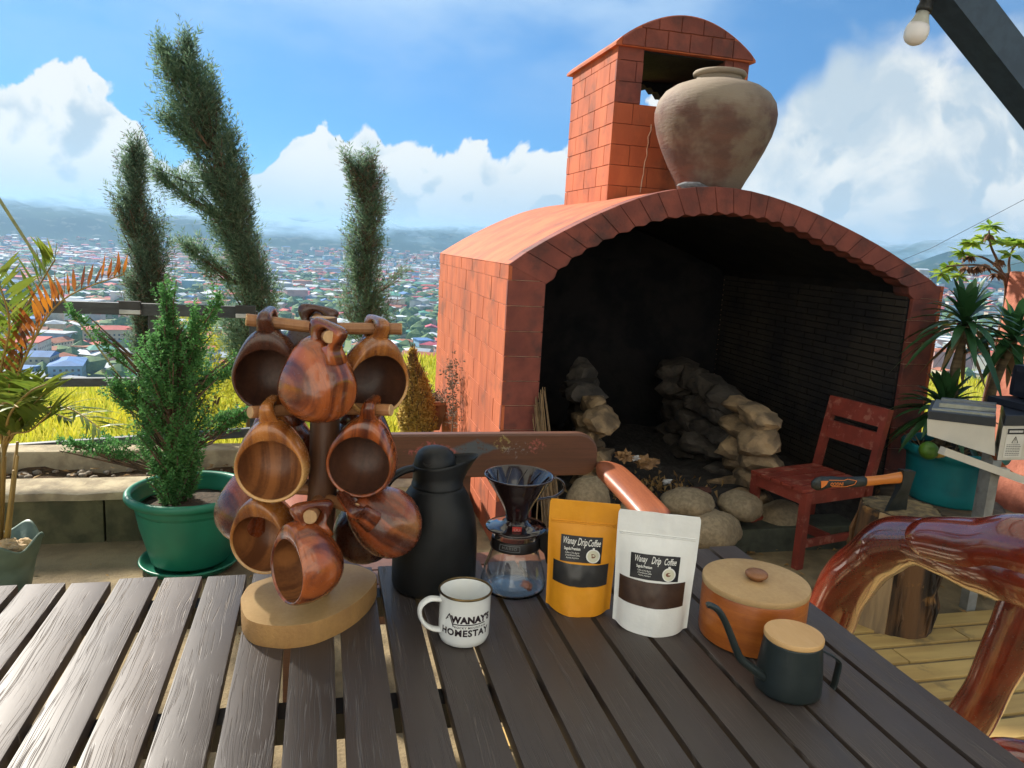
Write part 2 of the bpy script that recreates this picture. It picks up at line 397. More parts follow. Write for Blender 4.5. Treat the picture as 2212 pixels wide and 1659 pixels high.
def house_geo(mb, x, y, z, w, d, h, rh, rot, wi, ri, gable, flat):
    c, s = math.cos(rot), math.sin(rot); T = lambda p: (x + p[0] * c - p[1] * s, y + p[0] * s + p[1] * c, z + p[2])
    a, b = w / 2, d / 2
    mb.cur = wi
    mb.add([T(p) for p in ((-a, -b, -2), (a, -b, -2), (a, b, -2), (-a, b, -2), (-a, -b, h), (a, -b, h), (a, b, h), (-a, b, h))], [(0, 1, 5, 4), (1, 2, 6, 5), (2, 3, 7, 6), (3, 0, 4, 7), (4, 5, 6, 7)])
    mb.cur = ri; e = .7
    if flat:
        mb.hexa([T(p) for p in ((-a - e, -b - e, h + .02), (a + e, -b - e, h + .02), (a + e, b + e, h + .02), (-a - e, b + e, h + .02), (-a - e, -b - e, h + .5), (a + e, -b - e, h + .9), (a + e, b + e, h + .9), (-a - e, b + e, h + .5))])
    else:
        g_ = a if gable else a * .45
        mb.add([T(p) for p in ((-a - e, -b - e, h), (a + e, -b - e, h), (a + e, b + e, h), (-a - e, b + e, h), (-g_ - (e if gable else 0), 0, h + rh), (g_ + (e if gable else 0), 0, h + rh))], [(0, 1, 5, 4), (2, 3, 4, 5), (1, 2, 5), (3, 0, 4), (3, 2, 1, 0)])
rnd = random.Random(11)
cand = []
for i in range(15000):
    a = R(rnd.uniform(-23, 9.5)) if i % 8 else R(rnd.uniform(38, 52))
    far = 2750 if a < R(20) else 2300
    d = math.sqrt(rnd.uniform(330 ** 2, far ** 2))
    fld = noise.noise(Vector((math.sin(a) * d * .0032, math.cos(a) * d * .0032, .7)))
    if fld > .12 and d > 600 and rnd.random() < .9: continue
    cand.append((d, a))
cand.sort()
grid = {}; houses = []
for d, a in cand:
    x, y = d * math.sin(a), d * math.cos(a); key = (int(x // 21), int(y // 21))
    if key in grid: continue
    grid[key] = 1; houses.append((d, x, y))
mass = MB(); mass_m = ['town_' + k for k in TOWN_COLS]; KEYS = list(TOWN_COLS); nth = 0
for d, x, y in houses:
    big = rnd.random() < .07
    w = rnd.uniform(11, 20) * (2.0 if big else 1); dd = rnd.uniform(10, 15) * (1.3 if big else 1)
    h = rnd.choice([3.2, 3.5, 6, 6.5, 9, 9]) + (rnd.uniform(3, 9) if big else 0); rh = rnd.uniform(1.6, 3)
    wi, ri = rnd.choice(WALLS), rnd.choice(ROOFS); rot = rnd.uniform(-.5, .5) + rnd.choice([0, math.pi / 2]); gable = rnd.random() < .5; flat = rnd.random() < .22
    z = max(VZ, mtn(x, y)) if d > 1400 else VZ
    if z > -8: continue
    if nth < 300 and d > 420:
        mb = MB(); house_geo(mb, 0, 0, 0, w, dd, h, rh, rot, 0, 1, gable, flat)
        if d < 620:
            c, s = math.cos(rot), math.sin(rot); mb.cur = 2
            for fl in range(int(h // 3)):
                for sgn, ax in ((-1, 0), (1, 0), (-1, 1), (1, 1)):
                    L = w if ax == 0 else dd
                    for k in range(int(L // 3)):
                        u = -L / 2 + 1.6 + k * 3; zz = 1. + fl * 3; off = sgn * ((dd if ax == 0 else w) / 2 + .04)
                        P = [(u - .6, off, zz), (u + .6, off, zz), (u + .6, off, zz + 1.3), (u - .6, off, zz + 1.3)] if ax == 0 else [(off, u - .6, zz), (off, u + .6, zz), (off, u + .6, zz + 1.3), (off, u - .6, zz + 1.3)]
                        mb.add([(p[0] * c - p[1] * s, p[0] * s + p[1] * c, p[2]) for p in P], [(0, 1, 2, 3)])
        o = obj('town_house', mb, ['town_' + wi, 'town_' + ri, 'town_window']); o.location = (x, y, z)
        tag(o, ('large ' if big else 'small ') + wi[5:] + ' house with ' + ROOFNAME[ri] + ' roof in the valley town', 'house', 'houses of the valley town'); nth += 1
    else:
        house_geo(mass, x, y, z, w, dd, h, rh, rot, KEYS.index(wi), KEYS.index(ri), gable, flat)
o = obj('distant_town', mass, mass_m, kind='stuff'); tag(o, 'hazy mass of small distant houses filling the valley floor', 'town')
# trees standing among the houses, one mass
mk('town_tree', (.06, .13, .035), (.12, .20, .05), sc_=.3, rough=.9)
mb = MB()
for i in range(2200):
    a = R(rnd.uniform(-23, 9.5)) if i % 8 else R(rnd.uniform(38, 52)); d = math.sqrt(rnd.uniform(420 ** 2, 1700 ** 2))
    x, y = d * math.sin(a), d * math.cos(a); r = rnd.uniform(3, 7.5); z = max(VZ, mtn(x, y)) if d > 1400 else VZ
    bm = bmesh.new(); bmesh.ops.create_icosphere(bm, subdivisions=1, radius=1)
    for v in bm.verts: v.co = Vector((x, y, z + r * .9)) + Vector((v.co.x * r * 1.3, v.co.y * r * 1.3, v.co.z * r)) * rnd.uniform(.7, 1.2)
    mb.bm(bm)
tag(obj('town_trees', mb, 'town_tree', kind='stuff', recalc=False), 'dark green trees scattered among the valley houses', 'trees')

# ---- terrace floor
mb = MB()
mb.hexa([(-7, -4, -.3), (7, -4, -.3), (7, 4.32, -.3), (-7, 4.32, -.3), (-7, -4, 0), (7, -4, 0), (7, 4.32, 0), (-7, 4.32, 0)])
mb.hexa([(.7, 4.321, -.3), (4.2, 4.321, -.3), (4.2, 5.7, -.3), (.7, 5.7, -.3), (.7, 4.321, 0), (4.2, 4.321, 0), (4.2, 5.7, 0), (.7, 5.7, 0)])
floor = obj('terrace_floor', mb, 'floor_concrete', kind='structure')
# yellow wood-look floor tiles with grey joints to the right of the table
mk('floor_tile_face', (.58, .40, .145), (.46, .30, .105), sc_=6, stretch=(.4, 3, 1), rough=.45, objrand=.10, bump=.0006, bsc=120, stain=(.13, .10, .06), ssc=7, samt=.6, slo=.58, shi=.70)
for j in range(26):
    y = 2.36 - j * .108
    x = 1.0 - (j * .37) % .9
    while x < 2.95:
        L = .9; x1 = min(x + L, 3.1)
        if x1 > x + .08: 
            q = MB().box(x + .003, x1 - .003, y - .104 + .012, y - .006, .0005, .011, .002); obj('floor_tile', q, 'floor_tile_face', floor)
        x += L
for j in range(9):           # sunlit tiles seen through the gaps of the table
    for i in range(5):
        x = -1.6 + i * .52; y = .25 + j * .108
        obj('floor_tile', MB().box(x + .003, x + .514, y + .006, y + .1, .0005, .011, .002), 'floor_tile_face', floor)

# ---- added house wall, unseen behind the camera, bouncing sunlight onto the table
mk('bounce_plaster', (.76, .75, .70), (.71, .70, .65), sc_=3, rough=.9, bump=.002, bsc=40)
hs = thing('house', 'added cream plastered wall bouncing sunlight, unseen behind the table', 'house', (0, -2.7, 0))
obj('wall', MB().box(-6, 6, -.2, 0, -.05, 5.2), 'bounce_plaster', hs)
for x_ in (-4, -1.2, 1.8, 4.4): fr_ = obj('window', MB().box(x_ - .5, x_ + .5, .001, .05, 3.2, 4.4, .01), 'floor_concrete', hs); obj('pane', MB().box(x_ - .42, x_ + .42, .0501, .06, 3.28, 4.32), 'town_window', fr_)

# ---- garden planter behind the floor: block front wall, soil, kerb
mk('block_wall', (.13, .125, .07), (.07, .072, .042), sc_=9, rough=.95, bump=.004, bsc=90, stain=(.20, .16, .09), ssc=3, samt=.5, spec=.15, objrand=.08)
mk('block_cap', (.46, .39, .26), (.30, .25, .17), sc_=12, rough=.95, bump=.004, bsc=80, stain=(.13, .11, .08), ssc=4, samt=.6, spec=.15)
pw = thing('planter_wall', 'low mossy concrete block planter wall with pale ledge below the fence', 'wall', (-.5, 3.5, 0))
xs = [-3.9, -3.3, -2.7, -2.1, -1.5, -.93, -.35, .2, .70]
for a, b in zip(xs, xs[1:]):
    obj('block', MB().box(a + .5 + .004, b + .5 - .004, .0, .14, -.02, .205, .006), 'block_wall', pw)
mb = MB(); n_ = 40
for i in range(n_):
    a, b = lerp(-3.4, 1.2, i / n_), lerp(-3.4, 1.2, (i + 1) / n_); ja, jb = .012 * noise.noise(Vector((a * 5, 0, 0))), .012 * noise.noise(Vector((b * 5, 0, 0)))
    mb.hexa([(a, -.012 + ja, .2), (b, -.012 + jb, .2), (b, .20 + jb, .2), (a, .20 + ja, .2), (a, -.012 + ja, .232 + ja), (b, -.012 + jb, .232 + jb), (b, .20 + jb, .238), (a, .20 + ja, .238)])
obj('ledge', mb, 'block_cap', pw)
obj('back_kerb', MB().box(-3.4, 1.2, .66, .80, -.3, .235, .01), 'block_cap', pw)
mb = MB(); nx, ny = 60, 10
for j in range(ny + 1):
    for i in range(nx + 1):
        x, y = lerp(-3.4, 1.2, i / nx), lerp(.13, .68, j / ny); hh = .13 + .05 * max(0, x - .1) / 1.0 + .03 * noise.fractal(Vector((x * 4, y * 4, 0)), .7, 2, 4); mb.v.append((x, y, hh))
for j in range(ny):
    for i in range(nx): p = j * (nx + 1) + i; mb.f.append((p, p + 1, p + nx + 2, p + nx + 1)); mb.mi.append(0)
obj('soil', mb, 'soil', pw, smooth=True, kind='stuff')
mk('pebble', (.34, .28, .20), (.20, .17, .13), sc_=30, rough=.9, bump=.002, objrand=.25)
mb = MB(); rr = random.Random(5)
for i in range(150):
    x, y = rr.uniform(-1.75, .6), rr.uniform(.16, .62)
    mb.blob((x, y, .145), rr.uniform(.008, .03), i, .3, 1.6, 1, (1.3, 1, .6), rot=rr.uniform(0, 3))
obj('pebbles', mb, 'pebble', pw, smooth=True, kind='stuff')
mk('slate_rock', (.16, .17, .19), (.07, .075, .085), sc_=14, rough=.5, bump=.006)
p = PY(125, 1032, 3.72)
tag(obj('rock', MB().blob((p.x, p.y, .17), .055, 3, .35, 1.5, 3, (1.35, .8, .75), ridged=True), 'slate_rock'), 'shiny dark grey rock lying in the planter soil', 'rock')
# litter of fallen leaves
mk('dead_leaf', (.30, .17, .06), (.16, .09, .04), sc_=40, rough=.8, trans=.25, island=(.42, .27, .10))
def litter(name, n, xr, yr, z, parent, size=.03, seed=1, zf=None):
    mb = MB(); q = random.Random(seed)
    for i in range(n):
        x, y = q.uniform(*xr), q.uniform(*yr); a = q.uniform(0, 6.3); L = size * q.uniform(.5, 1.4); w = L * q.uniform(.3, .5)
        zz = z if zf is None else zf(x, y)
        c, s = math.cos(a), math.sin(a); P = lambda u, v, k: (x + u * c - v * s, y + u * s + v * c, zz + k)
        k1, k2 = q.uniform(.002, .018), q.uniform(.002, .018)
        mb.add([P(-L, 0, .003), P(0, -w, k1), P(L, 0, k2), P(0, w, k1 * .5 + .002)], [(0, 1, 2), (0, 2, 3)])
    return obj(name, mb, 'dead_leaf', parent, kind='stuff', recalc=False)
litter('leaf_litter', 160, (-1.3, 1.1), (.14, .65), .155, pw, .022)
litter('floor_litter', 90, (1.6, 3.0), (2.35, 3.1), .004, floor, .02, 4)
litter('floor_litter', 60, (-1.3, .6), (2.2, 3.45), .004, floor, .012, 9)

# ---- yellow hillside grass
mk('hill_blade', (.60, .54, .03), (.22, .33, .03), sc_=1.1, rough=.8, trans=.45, island=(.58, .52, .09), spec=.2)
rg = np.random.default_rng(3); mb = MB(); vv = []; ff = []
for i in range(26000):
    a = R(rg.uniform(-24, 12)) if i % 7 else R(rg.uniform(38, 52)); d = 4.75 + 24 * rg.random() ** 1.8
    x, y = d * math.sin(a), d * math.cos(a)
    if y < 4.40: continue
    if .55 < x < 4.3 and y < 5.9: continue
    z = ground_z(x, y); hgt = rg.uniform(.05, .16) * (1 + d * .03); w = .006 + d * .0009; th = rg.uniform(0, 6.28); lx, ly = rg.normal(0, .05, 2)
    k = len(vv); c, s = math.cos(th) * w, math.sin(th) * w
    vv += [(x - c, y - s, z - .02), (x + c, y + s, z - .02), (x + c * .6 + lx * .5, y + s * .6 + ly * .5, z + hgt * .6), (x + lx, y + ly, z + hgt), (x - c * .6 + lx * .5, y - s * .6 + ly * .5, z + hgt * .6)]
    ff.append((k, k + 1, k + 2, k + 3, k + 4))
mb.v = vv; mb.f = ff; mb.mi = [0] * len(ff)
tag(obj('hillside_grass', mb, 'hill_blade', kind='stuff', recalc=False), 'bright yellow-green grass covering the slope beyond the fence', 'grass')
# ================================================================== FIREPLACE with chimney
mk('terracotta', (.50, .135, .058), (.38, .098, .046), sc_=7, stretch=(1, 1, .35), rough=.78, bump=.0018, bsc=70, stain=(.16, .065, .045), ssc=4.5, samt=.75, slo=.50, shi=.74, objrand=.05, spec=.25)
mk('terracotta_shaded_sooty', (.225, .066, .050), (.155, .048, .040), sc_=9, rough=.75, bump=.0018, bsc=70, stain=(.055, .035, .035), ssc=6, samt=.8, slo=.46, shi=.70, objrand=.06, spec=.25)  # darker copy for shaded front faces, their shade put into the colour; soot-stained
mk('mortar_pale', (.72, .50, .38), (.60, .36, .25), sc_=30, rough=.9)
mk('mortar_dark', (.17, .06, .045), (.11, .045, .035), sc_=30, rough=.9)
mk('soot', (.010, .011, .014), (.022, .021, .022), sc_=5, rough=.85, bump=.006, bsc=30, spec=.2)
mk('soot_brick', (.016, .016, .019), (.045, .037, .030), sc_=3, rough=.9, bump=.004, bsc=40, stain=(.12, .085, .05), ssc=1.3, samt=.5, slo=.56, shi=.75)
K = .8125; FX, FY = .788, 3.25; FW, FD = 2.308, 2.06
def catmull(pts, n):
    out = []; P = [pts[0]] + list(pts) + [pts[-1]]
    for i in range(1, len(P) - 2):
        for k in range(n):
            t = k / n; a, b, c, d = (Vector(p) for p in P[i - 1:i + 3])
            out.append(.5 * ((2 * b) + (c - a) * t + (2 * a - 5 * b + 4 * c - d) * t * t + (3 * b - a - 3 * c + d) * t ** 3))
    out.append(Vector(pts[-1])); return out
def resample(pts, n):
    L = [0]
    for a, b in zip(pts, pts[1:]): L.append(L[-1] + (b - a).length)
    return [Vector((pl(L[-1] * i / n, L, [p.x for p in pts]), pl(L[-1] * i / n, L, [p.y for p in pts]))) for i in range(n + 1)]
loc2 = lambda p: (p[0] * K - FX, 1.4 + (p[1] - 1.4) * K)
OUT = [loc2(p) for p in [(.97, 1.30), (1.18, 1.437), (1.47, 1.595), (1.74, 1.71), (2.02, 1.775), (2.31, 1.785), (2.62, 1.735), (2.94, 1.645), (3.29, 1.52), (3.62, 1.37), (3.81, 1.27)]]
INN = [loc2(p) for p in [(1.19, 1.20), (1.30, 1.33), (1.49, 1.45), (1.76, 1.57), (2.04, 1.635), (2.33, 1.655), (2.63, 1.615), (2.96, 1.51), (3.31, 1.385), (3.53, 1.29), (3.60, 1.20)]]
NV = 26
outer = resample(catmull(OUT, 8), NV); inner = resample(catmull(INN, 8), NV)
def vault_z(x): return pl(x - FX, [p.x for p in outer], [p.y for p in outer])
fp = thing('fireplace', 'red plastered block fireplace with wide arched mouth and chimney', 'fireplace', (FX, FY, 0))
# core: side walls, back wall, vault
mb = MB()
mb.box(.007, .17, .012, FD, -.05, 1.318); mb.box(FW - .17, FW - .007, .012, FD, -.05, 1.29)
mb.box(.171, FW - .171, FD - .15, FD - .002, -.05, 1.3)
obj('wall_core', mb, 'mortar_pale', fp)
mb = MB()
for i in range(NV):
    a, b, c, d = outer[i], outer[i + 1], inner[i + 1], inner[i]; up = .022
    mb.hexa([(a.x, .012, a.y), (b.x, .012, b.y), (b.x, FD, b.y), (a.x, FD, a.y), (d.x, .012, d.y + up), (c.x, .012, c.y + up), (c.x, FD, c.y + up), (d.x, FD, d.y + up)])
mb2 = MB()
for i in range(NV * 3):     # plastered outer skin of the vault
    pass
obj('vault', mb, 'terracotta', fp, auto=40)
# end wall above the back opening
mb = MB(); poly = [(p.x, p.y + .01) for p in inner] + [(FW - .17, .9), (.17, .9)]
mb.prism(poly, (0, 0, 0), (1, 0, 0), (0, 0, 1), (0, 1, 0), FD - .10, FD - .01); obj('end_wall', mb, 'soot', fp)
def slab(mb, quad, n, proud=.007, ins=.0016, back=.012):
    """block face: outline quad (world order), pillowed towards n"""
    q = [Vector(p) for p in quad]; c = sum(q, Vector()) / len(q); n = Vector(n); k = len(q)
    sh = [c + (p - c) * (1 - ins / max((p - c).length, 1e-4)) for p in q]
    sh2 = [c + (p - c) * (1 - (ins + .0025) / max((p - c).length, 1e-4)) for p in q]
    vs_ = [p - n * back for p in sh] + [p + n * (proud - .003) for p in sh] + [p + n * proud for p in sh2]
    fs = [tuple(range(k - 1, -1, -1)), tuple(range(2 * k, 3 * k))]
    for r_ in range(2): fs += [(r_ * k + i, r_ * k + (i + 1) % k, (r_ + 1) * k + (i + 1) % k, (r_ + 1) * k + i) for i in range(k)]
    mb.add(vs_, fs)
rb = random.Random(2); CH = .1137
# left wall courses
for j in range(12):
    z0, z1 = j * CH, min((j + 1) * CH, 1.318)
    if z1 - z0 < .03: continue
    y = 0. if j % 2 == 0 else -.17
    while y < FD:
        a, b = max(y, 0.), min(y + .34, FD)
        if b - a > .04:
            mb = MB(); slab(mb, [(.007, b, z0), (.007, a, z0), (.007, a, z1), (.007, b, z1)], (-1, 0, 0), .0045 + rb.uniform(-.0007, .0007), ins=.0028); obj('block', mb, 'terracotta', fp)
        y += .34
    for xa, xb in ((.0, .179), (FW - .179, FW)):       # front of the two piers
        zt = z1
        mb = MB(); slab(mb, [(xa, .012, z0), (xb, .012, z0), (xb, .012, zt), (xa, .012, zt)], (0, -1, 0), .0095 + rb.uniform(-.0007, .0007), ins=.0032); obj('block', mb, 'terracotta_shaded_sooty', fp)
    y = 0. if j % 2 else -.17                             # right wall
    while y < FD:
        a, b = max(y, 0.), min(y + .34, FD)
        if b - a > .04:
            mb = MB(); slab(mb, [(FW - .007, a, z0), (FW - .007, b, z0), (FW - .007, b, z1), (FW - .007, a, z1)], (1, 0, 0), .009); obj('block', mb, 'terracotta', fp)
        y += .34
# arch ring blocks with scalloped lower edge
for i in range(NV):
    a, b, c, d = outer[i], outer[i + 1], inner[i + 1], inner[i]
    top_ = [Vector((a.x, .012, a.y + .006)), Vector((b.x, .012, b.y + .006))]
    if i == 0: top_[0] = Vector((0, .012, 1.318)); 
    if i == NV - 1: top_[1] = Vector((FW, .012, 1.292))
    low = []
    for k in range(9):
        t = k / 8; p = d.lerp(c, t); s_ = .5 - .5 * math.cos(2 * math.pi * t * 1.0 + i * 0.0)
        e = (p - a.lerp(b, t)).normalized() * (.012 * s_ + .004 * noise.noise(Vector((p.x * 9, p.y * 9, 4))))
        low.append(Vector((p.x + e.x, .012, p.y + e.y)))
    quad = [low[0]] + low[1:-1] + [low[-1], top_[1], top_[0]]
    mb = MB(); slab(mb, quad, (0, -1, 0), .0115 + rb.uniform(-.0008, .0008), ins=.0012, back=.10); obj('block', mb, 'terracotta_shaded_sooty', fp)
# haunch fillers where the ring meets the piers
for xa, xb, zt, q in ((0., .179, 1.318, inner[0]), (FW - .179, FW, 1.29, inner[-1])):
    pass
# sooty lining
mb = MB()
mb.box(.172, .186, .03, FD - .15, 0, 1.26); mb.box(.186, FW - .186, FD - .17, FD - .152, 0, 1.35)
for i in range(NV):
    c, d = inner[i + 1], inner[i]
    mb.hexa([(d.x, .11, d.y + .002), (c.x, .11, c.y + .002), (c.x, FD - .12, c.y + .002), (d.x, FD - .12, d.y + .002), (d.x, .11, d.y + .02), (c.x, .11, c.y + .02), (c.x, FD - .12, c.y + .02), (d.x, FD - .12, d.y + .02)])
obj('soot_lining', mb, 'soot', fp)
mb = MB()
for j in range(34):
    z0 = j * .0375; y = -.1 + (j % 2) * .1
    while y < FD - .2:
        a, b = max(y, .03), min(y + .21, FD - .17)
        if b > a + .02: mb.box(FW - .187 - rb.uniform(0, .006), FW - .171, a + .003, b - .003, z0 + .003, z0 + .0345)
        y += .21
obj('brick_lining', mb, 'soot_brick', fp, kind='stuff')
obj('lining_back', MB().box(FW - .1785, FW - .1702, .03, FD - .17, 0, 1.275), 'soot', fp)
# chimney
CX0, CX1, CY0, CY1 = 1.457 - FX, 2.215 - FX, 3.88 - FY, 4.63 - FY
ZT, ZS = 2.44, 2.125
mb = MB(); e = .008
mb.box(CX0 + e, CX0 + .06, CY0 + e, CY1 - e, 1.635, ZT); mb.box(CX1 - .06, CX1 - e, CY0 + e, CY1 - e, 1.655, ZT)
mb.box(CX0 + .06, CX1 - .06, CY0 + e, CY0 + .06, 1.655, ZS - e); mb.box(CX0 + .06, CX1 - .06, CY1 - .06, CY1 - e, 1.655, ZS - .06)
for xa, xb in ((CX0 + .06, CX0 + .14), (CX1 - .14, CX1 - .06)):
    mb.box(xa, xb, CY0 + e, CY0 + .12, ZS - .004, ZT); mb.box(xa, xb, CY1 - .12, CY1 - e, ZS - .064, ZT)
obj('chimney_core', mb, 'mortar_dark', fp)
CHH = .105
for j in range(8):
    z0 = 1.64 + j * CHH; z1 = min(z0 + CHH, ZT)
    if z1 - z0 < .03: continue
    y = CY0 - (.0 if j % 2 else .10)
    while y < CY1:
        a, b = max(y, CY0), min(y + .20, CY1)
        if b - a > .03:
            for fx, nx in ((CX0 + e, -1), (CX1 - e, 1)):
                mb = MB(); slab(mb, [(fx, b, z0), (fx, a, z0), (fx, a, z1), (fx, b, z1)], (nx, 0, 0), .006 + rb.uniform(-.0008, .0008), ins=.0018); obj('block', mb, 'terracotta', fp)
        y += .20
    x = CX0 - (.0 if j % 2 else .11)
    while x < CX1:
        a, b = max(x, CX0), min(x + .22, CX1)
        if z0 + .01 >= ZS - .03:
            segs = [(max(a, CX0), min(b, CX0 + .148)), (max(a, CX1 - .148), min(b, CX1))]
        else: segs = [(a, b)]
        for a2, b2 in segs:
            if b2 - a2 > .03:
                mb = MB(); slab(mb, [(a2, CY0 + e, z0), (b2, CY0 + e, z0), (b2, CY0 + e, z1), (a2, CY0 + e, z1)], (0, -1, 0), .007 + rb.uniform(-.0008, .0008), ins=.0018); obj('block', mb, 'terracotta' if j < 5 else 'terracotta_shaded_sooty', fp)
        x += .22
# sooty inside of the chimney with scalloped back lintel
mb = MB(); ol = [(CX0 + .14, ZT)]
for k in range(41):
    t = k / 40; x = lerp(CX0 + .141, CX1 - .141, t); ol.append((x, ZT - .13 + .10 * math.sin(math.pi * t) + .008 * math.cos(k * 1.57)))
ol.append((CX1 - .14, ZT))
mb.prism(ol[::-1], (0, 0, 0), (1, 0, 0), (0, 0, 1), (0, 1, 0), CY1 - .10, CY1 - .015); obj('back_lintel', mb, 'soot', fp)
# cap: shallow barrel
arc = []
for k in range(25):
    t = k / 24; x = lerp(CX0 - .02, CX1 + .02, t); arc.append((x, lerp(2.452, 2.446, t) + .172 * math.sin(math.pi * t) ** .82))
mb = MB(); mb.prism([(CX0 - .02, 2.438)] + arc + [(CX1 + .02, 2.434)], (0, 0, 0), (1, 0, 0), (0, 0, 1), (0, 1, 0), CY0 - .022, CY1 + .05)
cap = obj('chimney_cap', mb, 'terracotta', fp, auto=35)
mb = MB(); mb.box(CX0 + .02, CX1 - .02, CY0 + .02, CY1 - .02, 2.428, 2.4375); obj('cap_soffit', mb, 'soot', fp)
def arc_z(x): return pl(x, [p[0] for p in arc], [p[1] for p in arc])
for row, (ra, rb_, st) in enumerate(((0, .52, 0.), (.52, 1., .055))):
    x = CX0 + .01 - st
    while x < CX1:
        a, b = max(x, CX0 - .012), min(x + .125, CX1 + .012); x += .125
        if b - a < .02: continue
        pts_lo = []; pts_hi = []
        for k in range(5):
            xx = lerp(a, b, k / 4); hh = arc_z(xx) - 2.438
            lo = 2.440 if row == 0 else 2.440 + .092; hi = min(arc_z(xx) - .004, 2.440 + .092) if row == 0 else arc_z(xx) - .004
            if hi - lo > .004: pts_lo.append((xx, CY0 - .022, lo)); pts_hi.append((xx, CY0 - .022, hi))
        if len(pts_lo) >= 2:
            mb = MB(); slab(mb, pts_lo + pts_hi[::-1], (0, -1, 0), .008, ins=.002, back=.004); obj('block', mb, 'terracotta_shaded_sooty', cap)
# white hairline crack sealed with mortar down the chimney front
mb = MB(); cr = []
for k in range(12): cr.append((CX0 + .215 - .03 * k / 11 + .012 * noise.noise(Vector((k * .7, 0, 0))), CY0 - .0055, 2.07 - k * .032))
mb.tube(cr, .0028, 5); obj('crack_sealant', mb, 'mortar_pale', fp)

# ---- big clay jar on the vault
mk('clay_jar', (.150, .078, .062), (.092, .055, .050), sc_=3.2, stretch=(1, 1, 3.5), rough=.75, bump=.003, bsc=26, stain=(.21, .165, .13), ssc=4.2, samt=.85, slo=.42, shi=.62, detail=7, spec=.3)
q_ = NT(MATS['clay_jar'].node_tree); bs_ = q_.n['Principled BSDF']       # pale dust settled on the shoulder
src_ = bs_.inputs['Base Color'].links[0].from_socket; co_ = q_.new('ShaderNodeTexCoord').outputs['Object']; sz_ = q_.new('ShaderNodeSeparateXYZ'); q_.l.new(co_, sz_.inputs[0])
d_ = q_.math('ADD', sz_.outputs[2], q_.math('MULTIPLY', q_.math('SUBTRACT', q_.noise(co_, 5, 5, .65), .5), .30))
q_.put(bs_.inputs['Base Color'], q_.mix(q_.math('MULTIPLY', q_.rng(d_, .34, .48), .8), src_, (.27, .225, .18)))
JX, JY, JZ = 1.853, 3.52, 1.710
jar = thing('clay_jar', 'big round earthenware jar with pale dusty shoulder standing on the fireplace vault', 'jar', (JX, JY, JZ))
prof = [(r__ * .92, z__) for r__, z__ in [(.0, .0), (.155, .0), (.166, .012), (.19, .06), (.228, .125), (.27, .205), (.300, .275), (.316, .335), (.318, .375), (.305, .425), (.272, .468), (.225, .497), (.172, .515), (.135, .523), (.121, .530), (.118, .545), (.121, .551)]]
obj('body', MB().lathe(prof, 64, cap=False, mod=lambda r, z, a: (r * (1 + .008 * math.sin(2 * a + 1) + .006 * math.sin(3 * a)), z)), 'clay_jar', jar, smooth=True)
rim = [(.118, .545), (.128, .546), (.136, .553), (.137, .562), (.130, .570), (.116, .572), (.106, .566), (.104, .55), (.104, .50), (.0, .50)]
obj('rim', MB().lathe([(r__ * .93, z__) for r__, z__ in rim], 48), 'clay_jar', jar, smooth=True)
mb = MB(); mb.blob((JX - .15, JY - .13, vault_z(JX - .15) + .012), .06, 5, .25, 1.5, 2, (1.4, .8, .4)); tag(obj('wedge_stone', mb, 'slate_rock'), 'small dark flat stone wedged under the clay jar', 'stone')

# ---- rough stone hearth walls inside
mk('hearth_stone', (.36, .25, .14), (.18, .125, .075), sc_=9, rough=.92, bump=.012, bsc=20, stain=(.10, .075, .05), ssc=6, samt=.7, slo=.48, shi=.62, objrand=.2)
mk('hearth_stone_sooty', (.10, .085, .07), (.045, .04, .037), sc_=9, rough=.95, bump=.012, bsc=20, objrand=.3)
def stone_wall(name, label, front, back, layers, w, topf, n, seed):
    f, b = Vector(front), Vector(back); d = (b - f).normalized(); q = random.Random(seed)
    t0 = thing(name, label, 'stone wall', (f.x, f.y, 0)); 
    for i in range(n):
        t = i / (n - 1); top_z = lerp(f.z, b.z, t); p = f.lerp(b, t); nl = layers
        for k in range(nl):
            z = (k + .5) * top_z / nl; wob = q.uniform(-.03, .03)
            mb = MB(); mb.rock((0, 0, 0), 1, seed * 50 + i * 9 + k, (w * q.uniform(.95, 1.45), (b - f).length / n * 1.05, top_z / nl * q.uniform(.62, .86)), rot=q.uniform(-.5, .5) + math.atan2(-d.x, d.y), rough=.10, planes=11)
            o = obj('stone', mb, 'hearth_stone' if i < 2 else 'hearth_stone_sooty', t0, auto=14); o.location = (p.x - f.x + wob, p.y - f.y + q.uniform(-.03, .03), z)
fr = PY(1645, 870, 3.42); bk = PY(1470, 775, 4.7)
stone_wall('hearth_wall', 'stacked tan rocks ending beside the red chair, running back into the fireplace', (fr.x, fr.y, fr.z - .03), (bk.x, bk.y, bk.z - .03), 6, .115, 0, 7, 1)
fr = PY(1285, 880, 3.55); bk = PY(1258, 780, 4.5)
stone_wall('hearth_wall', 'dark sooty rocks stacked near the left pier inside the fireplace', (fr.x + .0, fr.y, fr.z), (bk.x, bk.y, bk.z), 6, .085, 0, 6, 2)
